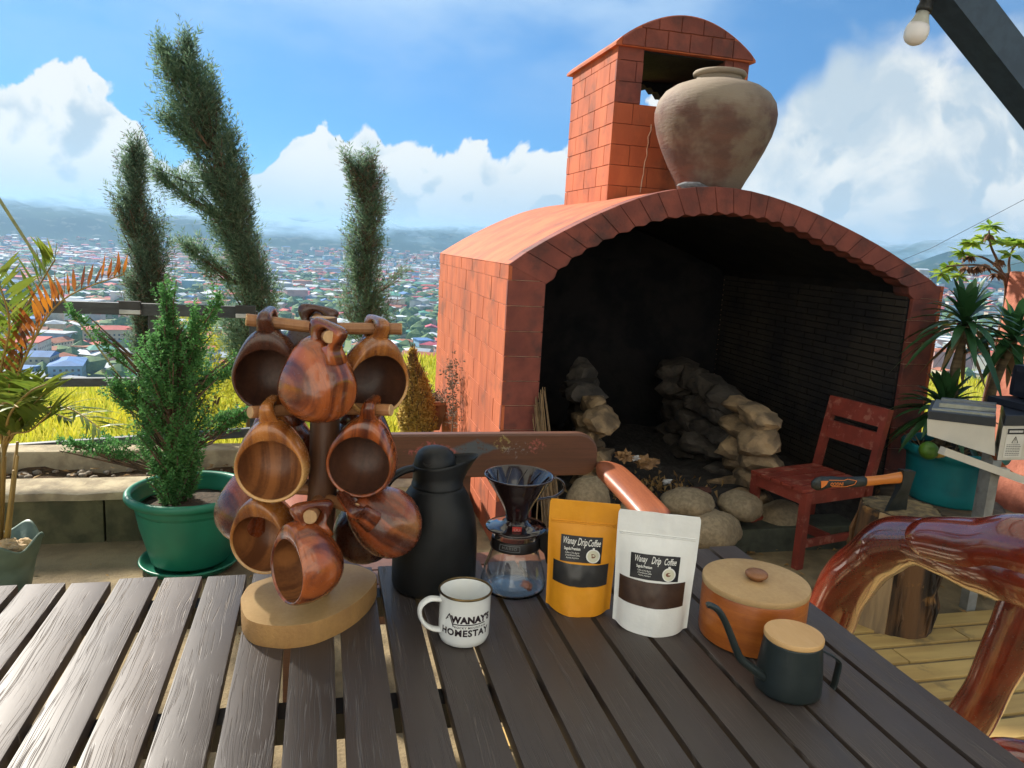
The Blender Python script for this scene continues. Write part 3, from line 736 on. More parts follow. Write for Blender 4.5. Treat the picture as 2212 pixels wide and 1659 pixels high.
# floor boulders in front
mk('river_boulder', (.30, .235, .15), (.21, .165, .105), sc_=60, rough=.92, bump=.002, bsc=160, stain=(.15, .115, .075), ssc=5, samt=.5, objrand=.12)
def boulder(x, y, Y, rx, ry, rz, seed, lab):
    p = PY(x, y, Y); mb = MB(); mb.blob((0, 0, 0), 1, seed, .13, .9, 4, (rx, ry, rz), rot=.1 * seed)
    o = obj('boulder', mb, 'river_boulder', smooth=True); o.location = p; return tag(o, lab, 'boulder', 'boulders edging the hearth')
boulder(1488, 1086, 3.1, .125, .12, .072, 1, 'large smooth tan boulder on the hearth edge behind the white pouch')
boulder(1598, 1093, 3.1, .105, .11, .07, 2, 'smooth oval boulder lying beside the front leg of the red chair')
boulder(1535, 1145, 3.0, .16, .12, .10, 3, 'long low tan boulder under the two rounder ones on the hearth edge')
boulder(1690, 1125, 3.2, .15, .12, .10, 4, 'rough boulder half hidden beneath the red chair')
boulder(1390, 1120, 3.1, .13, .12, .10, 5, 'boulder at the hearth edge hidden partly by the bench armrest')
boulder(1270, 1085, 3.2, .12, .10, .13, 6, 'dark rough boulder at the foot of the stick bundle')
mk('hearth_kerb_mat', (.075, .085, .062), (.045, .05, .04), sc_=12, rough=.9, bump=.004)
tag(obj('hearth_kerb', MB().box(1.25, 2.62, 3.05, 3.22, -.02, .12, .01), 'hearth_kerb_mat'), 'low dark green concrete kerb below the hearth boulders', 'kerb')
mk('ash', (.05, .045, .042), (.025, .022, .022), sc_=20, rough=.95, bump=.02, bsc=30)
mb = MB(); nx = 30
for j in range(nx + 1):
    for i in range(nx + 1):
        x, y = lerp(1.05, 2.85, i / nx), lerp(3.2, 4.9, j / nx); mb.v.append((x, y, .17 + .05 * noise.fractal(Vector((x * 3, y * 3, 1)), .7, 2, 4) - .13 * max(0, (3.4 - y) / .2)))
for j in range(nx):
    for i in range(nx): p_ = j * (nx + 1) + i; mb.f.append((p_, p_ + 1, p_ + nx + 2, p_ + nx + 1)); mb.mi.append(0)
ash = obj('ash_bed', mb, 'ash', smooth=True, kind='stuff'); tag(ash, 'dark ash and charcoal filling the hearth', 'ash')
mk('scrap_brown', (.30, .17, .07), (.20, .11, .05), sc_=20, rough=.7); mk('scrap_white', (.6, .6, .6), (.45, .45, .47), sc_=30, rough=.5); mk('charwood', (.10, .035, .022), (.05, .02, .015), sc_=30, rough=.8)
for i, (x, y, m_, lab, nm, s_) in enumerate(((1398, 1000, 'scrap_brown', 'crumpled tan paper scrap on the ash pile', 'paper_scrap', .045), (1350, 985, 'scrap_brown', 'dry curled brown leaf scrap on top of the ash pile', 'paper_scrap', .035), (1372, 990, 'scrap_white', 'small crumpled white plastic scrap in the ash', 'plastic_scrap', .02), (1440, 1040, 'scrap_white', 'thin white plastic strip lying in the ash', 'plastic_scrap', .018))):
    p = PY(x, y, 3.42); mb = MB(); mb.blob((0, 0, 0), s_, i + 3, .7, 2.2, 3, (1.2, .8, .7), ridged=True); o = obj(nm, mb, m_); o.location = p; tag(o, lab, 'litter')
p = PY(1500, 1052, 3.32); q = PY(1380, 1045, 3.3)
tag(obj('firewood', MB().tube([(p.x - .14, p.y, .21), (p.x, p.y + .02, .215), (p.x + .1, p.y + .02, .22)], [.022, .025, .02], 7, noise_=.3), 'charwood'), 'short reddish piece of firewood lying on the ash', 'firewood')
mb = MB(); rr = random.Random(8)
for i in range(240):
    x, y = rr.gauss(1.62, .16), rr.gauss(3.45, .1); a = rr.uniform(0, 6.3); L = rr.uniform(.01, .04)
    mb.add([(x, y, .2), (x + L * math.cos(a), y + L * math.sin(a), .2 + rr.uniform(0, .04)), (x + L * math.cos(a + .5), y + L * math.sin(a + .5), .21 + rr.uniform(0, .03))], [(0, 1, 2)])
obj('dry_leaves', mb, 'dead_leaf', ash, kind='stuff', recalc=False)
# bundle of thin sticks against the left pier
mk('stick', (.20, .13, .07), (.09, .06, .035), sc_=40, rough=.7, island=(.30, .2, .1))
mb = MB(); a0 = PY(1165, 850, 3.22); b0 = PY(1205, 1110, 3.05); rr = random.Random(3)
for i in range(46):
    t = rr.uniform(-1, 1); a = a0 + Vector((.012 * t + rr.gauss(0, .012), rr.gauss(0, .012), rr.uniform(-.12, .03))); b = Vector((b0.x + .055 * t + rr.gauss(0, .015), b0.y + rr.gauss(0, .03), .0))
    m_ = a.lerp(b, .5) + Vector((rr.gauss(0, .008), rr.gauss(0, .008), 0)); mb.tube([a, m_, b], [.0018, .0028, .0035], 4, cap=False)
bun = thing('stick_bundle', 'bundle of thin dry sticks leaning on the left fireplace pier', 'sticks', (b0.x, b0.y, 0))
o = obj('sticks', mb, 'stick', bun, kind='stuff', recalc=False); o.location = (-b0.x, -b0.y, 0)
# ================================================================== FENCE, POTS, TREES
mk('fence_paint', (.045, .055, .06), (.028, .034, .04), sc_=10, stretch=(1, 6, 6), rough=.5, bump=.001, stain=(.10, .12, .13), ssc=6, samt=.5)
mk('lamp_plastic', (.03, .032, .035), rough=.4); mk('lamp_lens', (.55, .57, .55), rough=.35)
fn = thing('fence', 'black metal rail fence with small lamps on its top rail', 'fence', (-.9, 4.3, 0))
def rail(a, b, w, t, nm='rail'):
    L = Vector((-.9, 4.3, 0)); obj(nm, MB().bar(a - L, b - L, w, t), 'fence_paint', fn)
a, b = PY(-260, 651, 4.3), PY(545, 675, 4.3); rail(a, b, .04, .062)
rail(PY(-260, 827, 4.33), PY(430, 824, 4.33), .035, .045)
rail(PY(-260, 990, 4.33), PY(560, 932, 4.33), .035, .05)
for x in (330, 548):
    t_ = PY(x, 672, 4.34); obj('post', MB().box(t_.x + .9 - .022, t_.x + .9 + .022, .02, .06, .0, t_.z, .003), 'fence_paint', fn)
t_ = PY(-200, 655, 4.34); obj('post', MB().box(t_.x + .9 - .022, t_.x + .9 + .022, .02, .06, .0, t_.z, .003), 'fence_paint', fn)
for x, y in ((282, 665), (531, 674)):
    p = PY(x, y, 4.275) - Vector((-.9, 4.3, 0))
    lm = obj('lamp_housing', MB().box(p.x - .052, p.x + .052, -.045, -.0205, p.z - .008, p.z + .036, .003), 'lamp_plastic', fn)
    obj('lens', MB().box(p.x - .05, p.x + .05, -.05, -.021, p.z - .031, p.z - .0085, .004), 'lamp_lens', lm)
# pale concrete post behind the shrub
p = PY(352, 760, 4.75); mk('pale_post', (.48, .46, .40), (.36, .34, .30), sc_=14, rough=.9, bump=.002)
mb = MB(); mb.box(p.x - .06, p.x + .06, 4.7, 4.82, -.2, .93, .008); mb.box(p.x - .068, p.x + .068, 4.692, 4.828, .93, .955, .006); tag(obj('concrete_post', mb, 'pale_post'), 'pale concrete post standing behind the potted cypress', 'post')

# ---- foliage generator
def leaf_cloud(rng, origins, dirs, lens, nper, blen, bw, spread, curl=.0):
    """short tapering blades fanned along each twig; returns verts, quads"""
    o = np.repeat(origins, nper, 0); d = np.repeat(dirs, nper, 0); L = np.repeat(lens, nper)
    n = len(o); t = rng.random(n)
    side = rng.normal(size=(n, 3)); side -= (side * d).sum(1, keepdims=True) * d; side /= np.linalg.norm(side, axis=1, keepdims=True) + 1e-9
    base = o + d * (t * L)[:, None]
    bd = d * (1 - spread * (1 - .4 * t))[:, None] + side * (spread)[:, None] if hasattr(spread, '__len__') else d * (1 - spread * (1 - .4 * t))[:, None] + side * spread
    bd /= np.linalg.norm(bd, axis=1, keepdims=True)
    bl = blen * rng.uniform(.6, 1.3, n) * (1.1 - .35 * t)
    w = np.cross(bd, rng.normal(size=(n, 3))); w /= np.linalg.norm(w, axis=1, keepdims=True) + 1e-9
    w *= (bw * rng.uniform(.7, 1.3, n))[:, None]
    tip = base + bd * bl[:, None] + side * (curl * bl)[:, None]; mid = base + bd * (bl * .45)[:, None]
    V_ = np.stack([base, mid + w, tip, mid - w], 1).reshape(-1, 3)
    F_ = np.arange(n * 4).reshape(-1, 4)
    return V_, F_
def np_obj(name, V_, F_, mat, parent=None, kind=None):
    me = bpy.data.meshes.new(name); me.from_pydata(V_.tolist(), [], F_.tolist()); me.materials.append(MATS[mat]); me.update()
    o = bpy.data.objects.new(name, me); COL.objects.link(o)
    if parent: o.parent = parent
    if kind: o['kind'] = kind
    return o
mk('bark', (.16, .10, .065), (.075, .05, .035), sc_=18, stretch=(1, 1, .25), rough=.9, bump=.006, bsc=30)
mk('cypress_leaf', (.10, .20, .12), (.07, .16, .10), sc_=3, rough=.7, trans=.62, island=(.25, .33, .21), spec=.3)
mk('cypress_dark', (.09, .18, .12), (.07, .145, .10), sc_=3, rough=.7, trans=.62, island=(.23, .30, .20), spec=.3)
mk('cypress_brown', (.10, .075, .05), (.055, .065, .04), sc_=3, rough=.8, trans=.2, island=(.24, .17, .13), spec=.2)
mk('bush_leaf', (.075, .25, .07), (.045, .16, .05), sc_=6, rough=.6, trans=.5, island=(.15, .33, .10), spec=.35)
def tree_env(name, label, cat, Y, env, n, mat, trunkx, lean, blen, bw, spread, seed, nper=11, lens=(.10, .22), ztrunk=0., extra=(), brown=None, brownf=0., holes=.35, trunk_r=.035, group=None, core=.55):
    """upright conifer: sprays fill the outline read from the photo, as deep as it is wide"""
    rng = np.random.default_rng(seed)
    ys = [e[0] for e in env]; xl = [e[1] for e in env]; xr = [e[2] for e in env]
    base = PY(trunkx, ys[-1], Y); loc = Vector((base.x, Y, ztrunk))
    t0 = thing(name, label, cat, loc, group)
    O = []; Dd = []; LS = []; wmax = max(r - l for l, r in zip(xl, xr))
    tot = 0
    while len(O) < n and tot < n * 6:
        tot += 1
        wts = rng.random(); yy = lerp(ys[0], ys[-1], wts)
        a, b = np.interp(yy, ys, xl), np.interp(yy, ys, xr)
        if rng.random() > (b - a) / (max(r - l for l, r in zip(xl, xr)) * .9) + .10: continue
        th = rng.uniform(0, 2 * math.pi); rr_ = rng.random() ** core
        c = PY((a + b) / 2, yy, Y); hw = (PY(b, yy, Y) - PY(a, yy, Y)).length / 2
        p = Vector((c.x + math.cos(th) * rr_ * hw * .92, c.y + math.sin(th) * rr_ * hw * .85, c.z))
        if noise.noise(p * 7 + Vector((seed, 0, 0))) > holes and rr_ > .35: continue
        out = Vector((math.cos(th), math.sin(th), 0)) * (.15 + .45 * rr_)
        d = (Vector((lean, 0, 1)) + out + Vector(rng.normal(0, .16, 3))).normalized()
        O.append(p - d * .07 - loc); Dd.append(d); LS.append(min(1., .30 + .9 * (b - a) / wmax))
    for (x0, y0, x1, y1, w0, cnt) in extra:             # separate boughs
        A, B = PY(x0, y0, Y), PY(x1, y1, Y)
        for i in range(cnt):
            t = rng.random(); p = A.lerp(B, t) + Vector(rng.normal(0, w0 * (1 - .55 * t), 3)); d = ((B - A).normalized() * .8 + Vector((0, 0, .35)) + Vector(rng.normal(0, .25, 3))).normalized(); O.append(p - loc); Dd.append(d); LS.append(.7)
    O = np.array([tuple(v) for v in O]); Dd = np.array([tuple(v) for v in Dd]); ln = rng.uniform(*lens, len(O)) * np.array(LS)
    k = rng.random(len(O)) < brownf if brown else np.zeros(len(O), bool)
    V_, F_ = leaf_cloud(rng, O[~k], Dd[~k], ln[~k], nper, blen, bw, spread)
    crown = np_obj('crown', V_, F_, mat, t0, 'stuff')
    if k.any():
        V_, F_ = leaf_cloud(rng, O[k], Dd[k], ln[k], nper, blen, bw * .8, spread); np_obj('dry_foliage', V_, F_, brown, t0, 'stuff')
    # trunk and twigs
    mb = MB(); pts = []; 
    for i in range(9):
        yy = lerp(ys[-1], ys[0] + (ys[-1] - ys[0]) * .12, i / 8); c = PY(lerp(trunkx, (np.interp(yy, ys, xl) + np.interp(yy, ys, xr)) / 2, min(1, i / 3)), yy, Y); pts.append(Vector((c.x, Y + .02 * math.sin(i), c.z)) - loc)
    if pts[0].z > .05: pts = [Vector((pts[0].x, pts[0].y, -.08))] + pts
    mb.tube(pts, [trunk_r * lerp(1.15, .25, i / (len(pts) - 1)) for i in range(len(pts))], 8, noise_=.15)
    obj('trunk', mb, 'bark', t0, smooth=True)
    mb = MB()
    for i in range(0, len(O), max(1, len(O) // 260)):
        p = Vector(O[i]); j = min(range(len(pts)), key=lambda q: abs(pts[q].z - (p.z - .12))); mb.tube([pts[j], p.lerp(pts[j], .45) + Vector((0, 0, -.01)), p + Vector(Dd[i]) * .08], [.006, .0045, .002], 4, cap=False)
    obj('twigs', mb, 'bark', t0, kind='stuff', recalc=False)
    return t0
tree_env('cypress_tree', 'narrow upright cypress with bare twiggy tip behind the fence lamp', 'tree', 4.75,
         [(312, 286, 294), (345, 268, 312), (400, 254, 324), (450, 251, 338), (500, 256, 350), (550, 259, 361), (600, 266, 369), (650, 276, 366), (700, 284, 346), (760, 286, 338), (805, 296, 334)],
         1800, 'cypress_dark', 318, -.04, .038, .0024, .62, 1, nper=17, brown='cypress_brown', brownf=.14, holes=.26, lens=(.10, .24), extra=[(290, 390, 289, 318, .018, 30), (300, 405, 306, 328, .018, 30)])
tree_env('cypress_tree', 'tallest cypress leaning to the left with a tufted slanting top', 'tree', 4.95,
         [(98, 396, 414), (125, 362, 428), (165, 352, 462), (200, 360, 478), (250, 368, 486), (300, 392, 518), (350, 408, 536), (400, 432, 545), (450, 446, 553), (500, 452, 553), (550, 466, 568), (600, 480, 586), (650, 486, 604), (700, 478, 608), (770, 488, 598)],
         2700, 'cypress_leaf', 545, -.42, .044, .0026, .60, 2, nper=18, brown='cypress_brown', brownf=.05, holes=.26, lens=(.12, .25),
         extra=[(470, 470, 350, 385, .05, 150), (520, 640, 412, 540, .05, 150), (385, 175, 350, 108, .025, 60), (405, 170, 404, 95, .025, 60), (450, 330, 352, 262, .035, 80)])
tree_env('cypress_tree', 'thin cypress with twin tips and brownish lower half beside the fireplace', 'tree', 6.4,
         [(352, 752, 800), (365, 752, 816), (385, 754, 824), (420, 757, 830), (480, 754, 836), (520, 750, 830), (560, 753, 824), (600, 748, 830), (650, 742, 842), (700, 736, 846), (735, 738, 846)],
         1600, 'cypress_leaf', 795, -.05, .050, .0030, .60, 3, nper=17, brown='cypress_brown', brownf=.30, holes=.26, lens=(.12, .28), extra=[(765, 420, 752, 355, .028, 50), (800, 420, 798, 352, .028, 50), (830, 610, 862, 598, .02, 18)])

# ---- green pot with bushy cypress
mk('green_plastic', (.012, .17, .10), (.010, .14, .085), sc_=8, rough=.42, spec=.45, bump=.0006, bsc=60)
mk('potting_soil', (.07, .045, .025), (.03, .02, .012), sc_=60, rough=.95, bump=.01, bsc=80)
GP = Vector((-.53, 3.22, 0))
pot = thing('flower_pot', 'large dark green plastic pot with rolled rim and saucer', 'pot', GP)
prof = [(.0, .03), (.148, .03), (.155, .04), (.195, .19), (.212, .285), (.214, .300), (.240, .303), (.248, .316), (.246, .330), (.236, .338), (.222, .334), (.216, .318), (.208, .26), (.19, .25), (.0, .25)]
obj('body', MB().lathe(prof, 56), 'green_plastic', pot, smooth=True)
obj('saucer', MB().lathe([(0, .0), (.17, .0), (.182, .012), (.198, .03), (.203, .034), (.198, .040), (.188, .032), (.172, .016), (0, .016)], 48), 'green_plastic', pot, smooth=True)
mb = MB(); mb.lathe([(.0, .272), (.08, .274), (.15, .266), (.209, .262)], 32, mod=lambda r, z, a: (r, z + .008 * noise.noise(Vector((r * 20 * math.cos(a), r * 20 * math.sin(a), 0))))); obj('soil', mb, 'potting_soil', pot, smooth=True, kind='stuff')
tree_env('potted_cypress', 'bushy bright green cypress growing in the dark green pot', 'shrub', 3.24,
         [(655, 352, 378), (690, 335, 405), (730, 318, 425), (770, 272, 452), (810, 258, 470), (850, 268, 462), (900, 272, 468), (945, 288, 470), (990, 300, 452), (1040, 318, 440), (1085, 335, 425)],
         1000, 'bush_leaf', 375, 0., .019, .0030, .80, 4, nper=34, lens=(.06, .15), ztrunk=.27, holes=.14, trunk_r=.014, core=.6,
         extra=[(310, 980, 165, 965, .022, 55), (290, 800, 165, 690, .012, 26), (430, 760, 470, 650, .02, 34), (440, 930, 520, 905, .025, 60), (440, 840, 500, 800, .02, 40), (300, 880, 255, 850, .03, 50), (370, 760, 362, 640, .02, 60), (420, 800, 425, 690, .018, 40)])
# ---- long thin bare stem slanting through the railing
mk('stem_green', (.30, .32, .14), (.20, .22, .09), sc_=30, rough=.6)
a, b, c = PY(-60, 340, 3.85), PY(155, 674, 3.95), PY(262, 818, 4.05)
mb = MB(); mb.tube([a, PY(80, 557, 3.9), b, c, Vector((c.x + .10, c.y + .05, .17))], [.0085, .007, .0055, .004, .003], 6); tag(obj('bare_stem', mb, 'stem_green'), 'long thin bare green stem slanting in front of the fence', 'stem')

# ---- grey-green pot with palm
mk('greygreen_plastic', (.14, .20, .15), (.10, .15, .12), sc_=10, rough=.5, bump=.0008)
PP = Vector((-1.17, 3.05, 0))
pp = thing('palm_pot', 'grey-green plastic pot with wavy rim at the foot of the palm', 'pot', PP)
def wav(r, z, a): return (r * (1 + (.03 * math.cos(5 * a) if z > .17 else 0)), z + (.022 * math.cos(5 * a + .5) * max(0, (z - .12)) / .09))
obj('body', MB().lathe([(0, 0), (.085, 0), (.092, .008), (.108, .09), (.116, .13), (.120, .133), (.136, .20), (.141, .206), (.137, .212), (.129, .205), (.112, .15), (.0, .15)], 60, mod=wav), 'greygreen_plastic', pp, smooth=True)
mb = MB(); mb.lathe([(0, .165), (.06, .166), (.11, .16)], 24); obj('soil', mb, 'potting_soil', pp, smooth=True, kind='stuff')
mk('tan_stone', (.50, .36, .20), (.36, .26, .15), sc_=20, rough=.9, bump=.004, objrand=.15)
for i, (x, y, z, r) in enumerate(((.035, -.03, .195, .034), (.068, -.055, .185, .030), (.0, -.085, .18, .032), (.075, .0, .185, .026), (-.05, -.06, .185, .03))):
    mb = MB(); mb.blob((0, 0, 0), r, i + 11, .35, 1.4, 3, (1.15, .9, .8), ridged=True); o = obj('stone', mb, 'tan_stone', smooth=False); o.location = PP + Vector((x, y, z)); tag(o, 'small tan stone lying on the soil of the palm pot', 'stone', 'stones in the palm pot')
mk('palm_green', (.13, .20, .02), (.07, .14, .02), sc_=10, rough=.5, trans=.4, island=(.24, .28, .04), spec=.4)
mk('palm_dry', (.50, .20, .02), (.30, .09, .02), sc_=14, rough=.6, trans=.4, island=(.10, .04, .03), spec=.3)
mk('palm_stalk', (.34, .22, .06), (.24, .16, .05), sc_=20, stretch=(1, 1, .3), rough=.6)
pm = thing('palm', 'areca palm with an arching dried orange frond in the wavy grey-green pot', 'palm', PP)
def frond(pts, nleaf, L, w, mat, seed, droop=.25, t0=.25, side_w=.9, up=.5, kind='stuff'):
    q = random.Random(seed); P = catmull3(pts, 8); mb = MB(); m = len(P)
    mb.tube([p - PP for p in P], [lerp(.0075, .002, i / (m - 1)) for i in range(m)], 6); obj('frond_stalk', mb, 'palm_stalk', pm, smooth=True)
    mb = MB()
    for i in range(nleaf):
        t = lerp(t0, 1., (i + .5) / nleaf); k = min(int(t * (m - 1)), m - 2); p = P[k].lerp(P[k + 1], t * (m - 1) - k); d = (P[k + 1] - P[k]).normalized()
        n = d.cross(Vector((0, 0, 1))).normalized(); uu = n.cross(d)
        for s_ in (-1, 1):
            ll = L * q.uniform(.7, 1.15) * (1.05 - .55 * t); dr = (d * q.uniform(.55, .8) + n * s_ * side_w * q.uniform(.5, 1.) + uu * up * q.uniform(.4, 1.3)).normalized()
            ww = w * q.uniform(.7, 1.2); wv_ = dr.cross(uu).normalized() * ww
            pr = [p + dr * ll * f - Vector((0, 0, 1)) * droop * ll * f * f for f in (0, .3, .65, 1.)]
            vs_ = [pr[0], pr[1] + wv_, pr[1] - wv_, pr[2] + wv_ * .75, pr[2] - wv_ * .75, pr[3]]
            mb.add([v - PP for v in vs_], [(0, 1, 2), (1, 3, 4, 2), (3, 5, 4)])
    obj('leaflets', mb, mat, pm, kind=kind, recalc=False)
def catmull3(pts, n):
    out = []; P = [Vector(p) for p in [pts[0]] + list(pts) + [pts[-1]]]
    for i in range(1, len(P) - 2):
        for k in range(n):
            t = k / n; a, b, c, d = P[i - 1:i + 3]; out.append(.5 * ((2 * b) + (c - a) * t + (2 * a - 5 * b + 4 * c - d) * t * t + (3 * b - a - 3 * c + d) * t ** 3))
    out.append(P[-2].copy()); return out
crown_ = PY(8, 985, 3.02); base_ = PP + Vector((-.005, .0, .15))
frond([base_, crown_, PY(25, 860, 3.0), PY(70, 740, 2.95), PY(140, 645, 2.9), PY(270, 592, 2.85)], 30, .20, .0075, 'palm_dry', 1, .05, .42, .55, 1.0)
frond([base_, crown_, PY(8, 860, 3.1), PY(40, 700, 3.15), PY(95, 600, 3.2), PY(120, 560, 3.2)], 24, .26, .007, 'palm_green', 2, .1, .5, .8, .7)
frond([base_, crown_, PY(60, 900, 2.95), PY(140, 880, 2.85), PY(215, 925, 2.75)], 20, .22, .006, 'palm_green', 3, .3, .45, .8, .5)
frond([base_, crown_, PY(-20, 850, 3.0), PY(-60, 740, 2.95), PY(-120, 640, 2.9)], 26, .30, .008, 'palm_green', 4, .2, .4, .9, .6)
frond([base_, crown_, PY(20, 900, 2.8), PY(60, 850, 2.6), PY(100, 830, 2.45)], 20, .22, .008, 'palm_green', 5, .25, .45, .9, .5)
frond([base_, crown_, PY(0, 820, 3.0), PY(20, 700, 2.9), PY(-10, 590, 2.85)], 24, .24, .008, 'palm_green', 6, .1, .45, .9, .6)
frond([base_, crown_, PY(30, 930, 2.95), PY(85, 890, 2.9), PY(150, 905, 2.85)], 22, .20, .007, 'palm_green', 9, .2, .4, .9, .5)
frond([base_, crown_, PY(-10, 900, 2.85), PY(10, 870, 2.6), PY(40, 880, 2.4)], 18, .20, .009, 'palm_green', 12, .25, .4, .9, .5)
for k_, (x_, y_) in enumerate(((95, 850), (60, 835), (110, 890), (20, 830))): frond([base_, crown_, PY(15 + k_ * 4, 940, 2.9), PY((x_ + 20) / 2, y_ + 40, 2.85), PY(x_, y_, 2.75)], 16, .24, .010, 'palm_green', 40 + k_, .12, .45, .75, .5)
mb = MB()
for i in range(9):
    a = i * 2.4; mb.tube([base_ - PP + Vector((.02 * math.cos(a), .02 * math.sin(a), -.02)), crown_ - PP + Vector((.045 * math.cos(a), .045 * math.sin(a), .05 * math.sin(i)))], [.009, .005], 6)
obj('stems', mb, 'palm_stalk', pm, smooth=True, kind='stuff')

# ---- golden conical shrub and terracotta pot left of the fireplace
mk('golden_leaf', (.55, .39, .10), (.38, .28, .07), sc_=10, rough=.8, trans=.5, island=(.62, .46, .16))
tree_env('conical_shrub', 'cone-shaped golden dry conifer beside the fireplace wall', 'shrub', 4.75, [(738, 885, 896), (770, 875, 910), (810, 866, 928), (850, 857, 942), (890, 851, 950), (915, 854, 950)], 2900, 'golden_leaf', 900, 0, .022, .0042, .85, 6, nper=10, lens=(.04, .08), ztrunk=.1, holes=.6, trunk_r=.02, core=.3)
mk('clay_pot', (.34, .16, .09), (.26, .12, .07), sc_=14, rough=.85, bump=.002, stain=(.15, .10, .07), ssc=9, samt=.6)
p = PZ(917, 927, .18); TP = Vector((p.x, p.y + .09, .165))
tp = thing('terracotta_pot', 'square terracotta pot with stepped panels and a dry plant', 'pot', TP, rz=.25); tp.scale = (1.22, 1.22, 1.22)
mb = MB(); a, b, hh = .070, .105, .16
def frus(mb, a, b, z0, z1): mb.hexa([(-a, -a, z0), (a, -a, z0), (a, a, z0), (-a, a, z0), (-b, -b, z1), (b, -b, z1), (b, b, z1), (-b, b, z1)])
frus(mb, .070, .1, 0, .15); mb.cur = 0
obj('body', mb, 'clay_pot', tp)
mb = MB()
for s1, s2, s3, s4 in ((-.115, .115, -.115, -.095), (-.115, .115, .095, .115), (-.115, -.095, -.0949, .0949), (.095, .115, -.0949, .0949)): mb.box(s1, s2, s3, s4, .148, .168, .003)
obj('rim', mb, 'clay_pot', tp)
for k, (u0, u1) in enumerate(((-.055, -.005), (.005, .055))):
    for j in range(2):
        z0 = .03 + j * .055; q_ = lerp(.070, .1, z0 / .15); obj('panel', MB().box(u0, u1, -q_ - .008, -q_ + .004, z0, z0 + .048, .002), 'clay_pot', tp)
mb = MB(); mb.box(-.094, .094, -.094, .094, .12, .15); obj('soil', mb, 'potting_soil', tp, kind='stuff')
rng = np.random.default_rng(9); n = 160
O = np.stack([rng.uniform(-.08, .08, n), rng.uniform(-.08, .08, n), np.full(n, .14)], 1); Dd = np.stack([rng.normal(0, .35, n), rng.normal(0, .35, n), np.ones(n)], 1); Dd /= np.linalg.norm(Dd, axis=1, keepdims=True)
V_, F_ = leaf_cloud(rng, O, Dd, rng.uniform(.03, .13, n), 7, .02, .003, .7); dry = thing('dry_plant', 'withered brown seedlings in the square terracotta pot', 'plant', TP + Vector((0, 0, .0))); dry.scale = (1.22, 1.22, 1.22); np_obj('twigs', V_, F_, 'cypress_brown', dry, 'stuff')
# climbing dry plant up the fireplace corner
n = 120; O = np.stack([rng.normal(.735, .02, n), rng.normal(4.25, .08, n), rng.uniform(.35, .78, n)], 1); Dd = np.stack([rng.normal(0, .5, n), rng.normal(0, .5, n), np.ones(n)], 1); Dd /= np.linalg.norm(Dd, axis=1, keepdims=True)
O[:, 2] = np.where(rng.random(n) < .5, rng.normal(.62, .05, n), rng.normal(.44, .05, n))
V_, F_ = leaf_cloud(rng, O, Dd, rng.uniform(.02, .06, n), 6, .022, .004, .8); cl = thing('dry_climber', 'dry brown sprigs against the left fireplace wall', 'plant', (.735, 4.25, .15)); V_[:, 0] -= .735; V_[:, 1] -= 4.25; V_[:, 2] -= .15
np_obj('sprigs', V_, F_, 'cypress_brown', cl, 'stuff'); mb = MB(); mb.tube([(0, 0, 0), (.01, -.02, .25), (.0, .03, .5)], [.006, .004, .002], 5); obj('stem', mb, 'bark', cl)
# small weeds in the planter bed near the bench
mk('weed_leaf', (.10, .30, .05), (.05, .18, .03), sc_=20, rough=.5, trans=.35, island=(.18, .36, .08))
def weed(x, y, z, s, n, lab, seed):
    q = random.Random(seed); t0 = thing('weed', lab, 'weed', (x, y, z), 'weeds in the planter bed'); mb = MB()
    for i in range(n):
        a = i * 2.4 + q.uniform(-.3, .3); L = s * q.uniform(.6, 1.1); e = q.uniform(.3, 1.2); d = Vector((math.cos(a) * math.cos(e), math.sin(a) * math.cos(e), math.sin(e))); sd = Vector((-math.sin(a), math.cos(a), 0)) * L * .2
        pr = [d * L * f - Vector((0, 0, .35 * L * f * f)) for f in (0, .35, .7, 1)]
        mb.add([pr[0], pr[1] + sd, pr[1] - sd, pr[2] + sd * .8, pr[2] - sd * .8, pr[3]], [(0, 1, 2), (1, 3, 4, 2), (3, 5, 4)])
    obj('leaves', mb, 'weed_leaf', t0, recalc=False)
for i, (x, y, Y, s, lab) in enumerate(((885, 915, 3.75, .10, 'upright broad-leaved green weed in front of the terracotta pot'), (912, 925, 3.68, .09, 'spreading green weed at the foot of the terracotta pot'), (855, 918, 3.72, .08, 'low green weed left of the terracotta pot'), (520, 905, 3.9, .10, 'green weed on the planter kerb right of the potted cypress'), (868, 905, 3.85, .07, 'small yellowish weed between the pots'), (560, 915, 3.85, .09, 'leafy green weed behind the cup stand'))):
    p = PY(x, y, Y); weed(p.x, p.y, .15 if i != 3 else .16, s * 1.3, 13, lab, i + 30)
# yellow-green bushes just over the brow
mk('yellow_bush', (.42, .42, .03), (.24, .30, .03), sc_=3, rough=.8, trans=.45, island=(.55, .50, .06))
def bush(x, y, Y, r, n, lab, seed, sc3=(1.3, 1, .8)):
    rng = np.random.default_rng(seed); c = PY(x, y, Y); gz = ground_z(c.x, c.y)
    d = rng.normal(size=(n, 3)); d /= np.linalg.norm(d, axis=1, keepdims=True); O = d * (r * rng.uniform(.55, 1., n) ** .5)[:, None] * np.array(sc3); O[:, 2] += c.z - gz
    V_, F_ = leaf_cloud(rng, O, d, np.full(n, r * .15), 6, r * .10, r * .02, .8); t0 = thing('yellow_bush', lab, 'bush', (c.x, c.y, gz), 'yellow bushes on the slope'); np_obj('leaves', V_, F_, 'yellow_bush', t0, 'stuff')
    mb = MB()
    for i in range(7): a = i * .9; mb.tube([(0, 0, -.1), (.3 * r * math.cos(a), .3 * r * math.sin(a), (c.z - gz) * .5), (.7 * r * math.cos(a), .7 * r * math.sin(a), c.z - gz)], [.02, .012, .006], 5)
    obj('stems', mb, 'bark', t0)
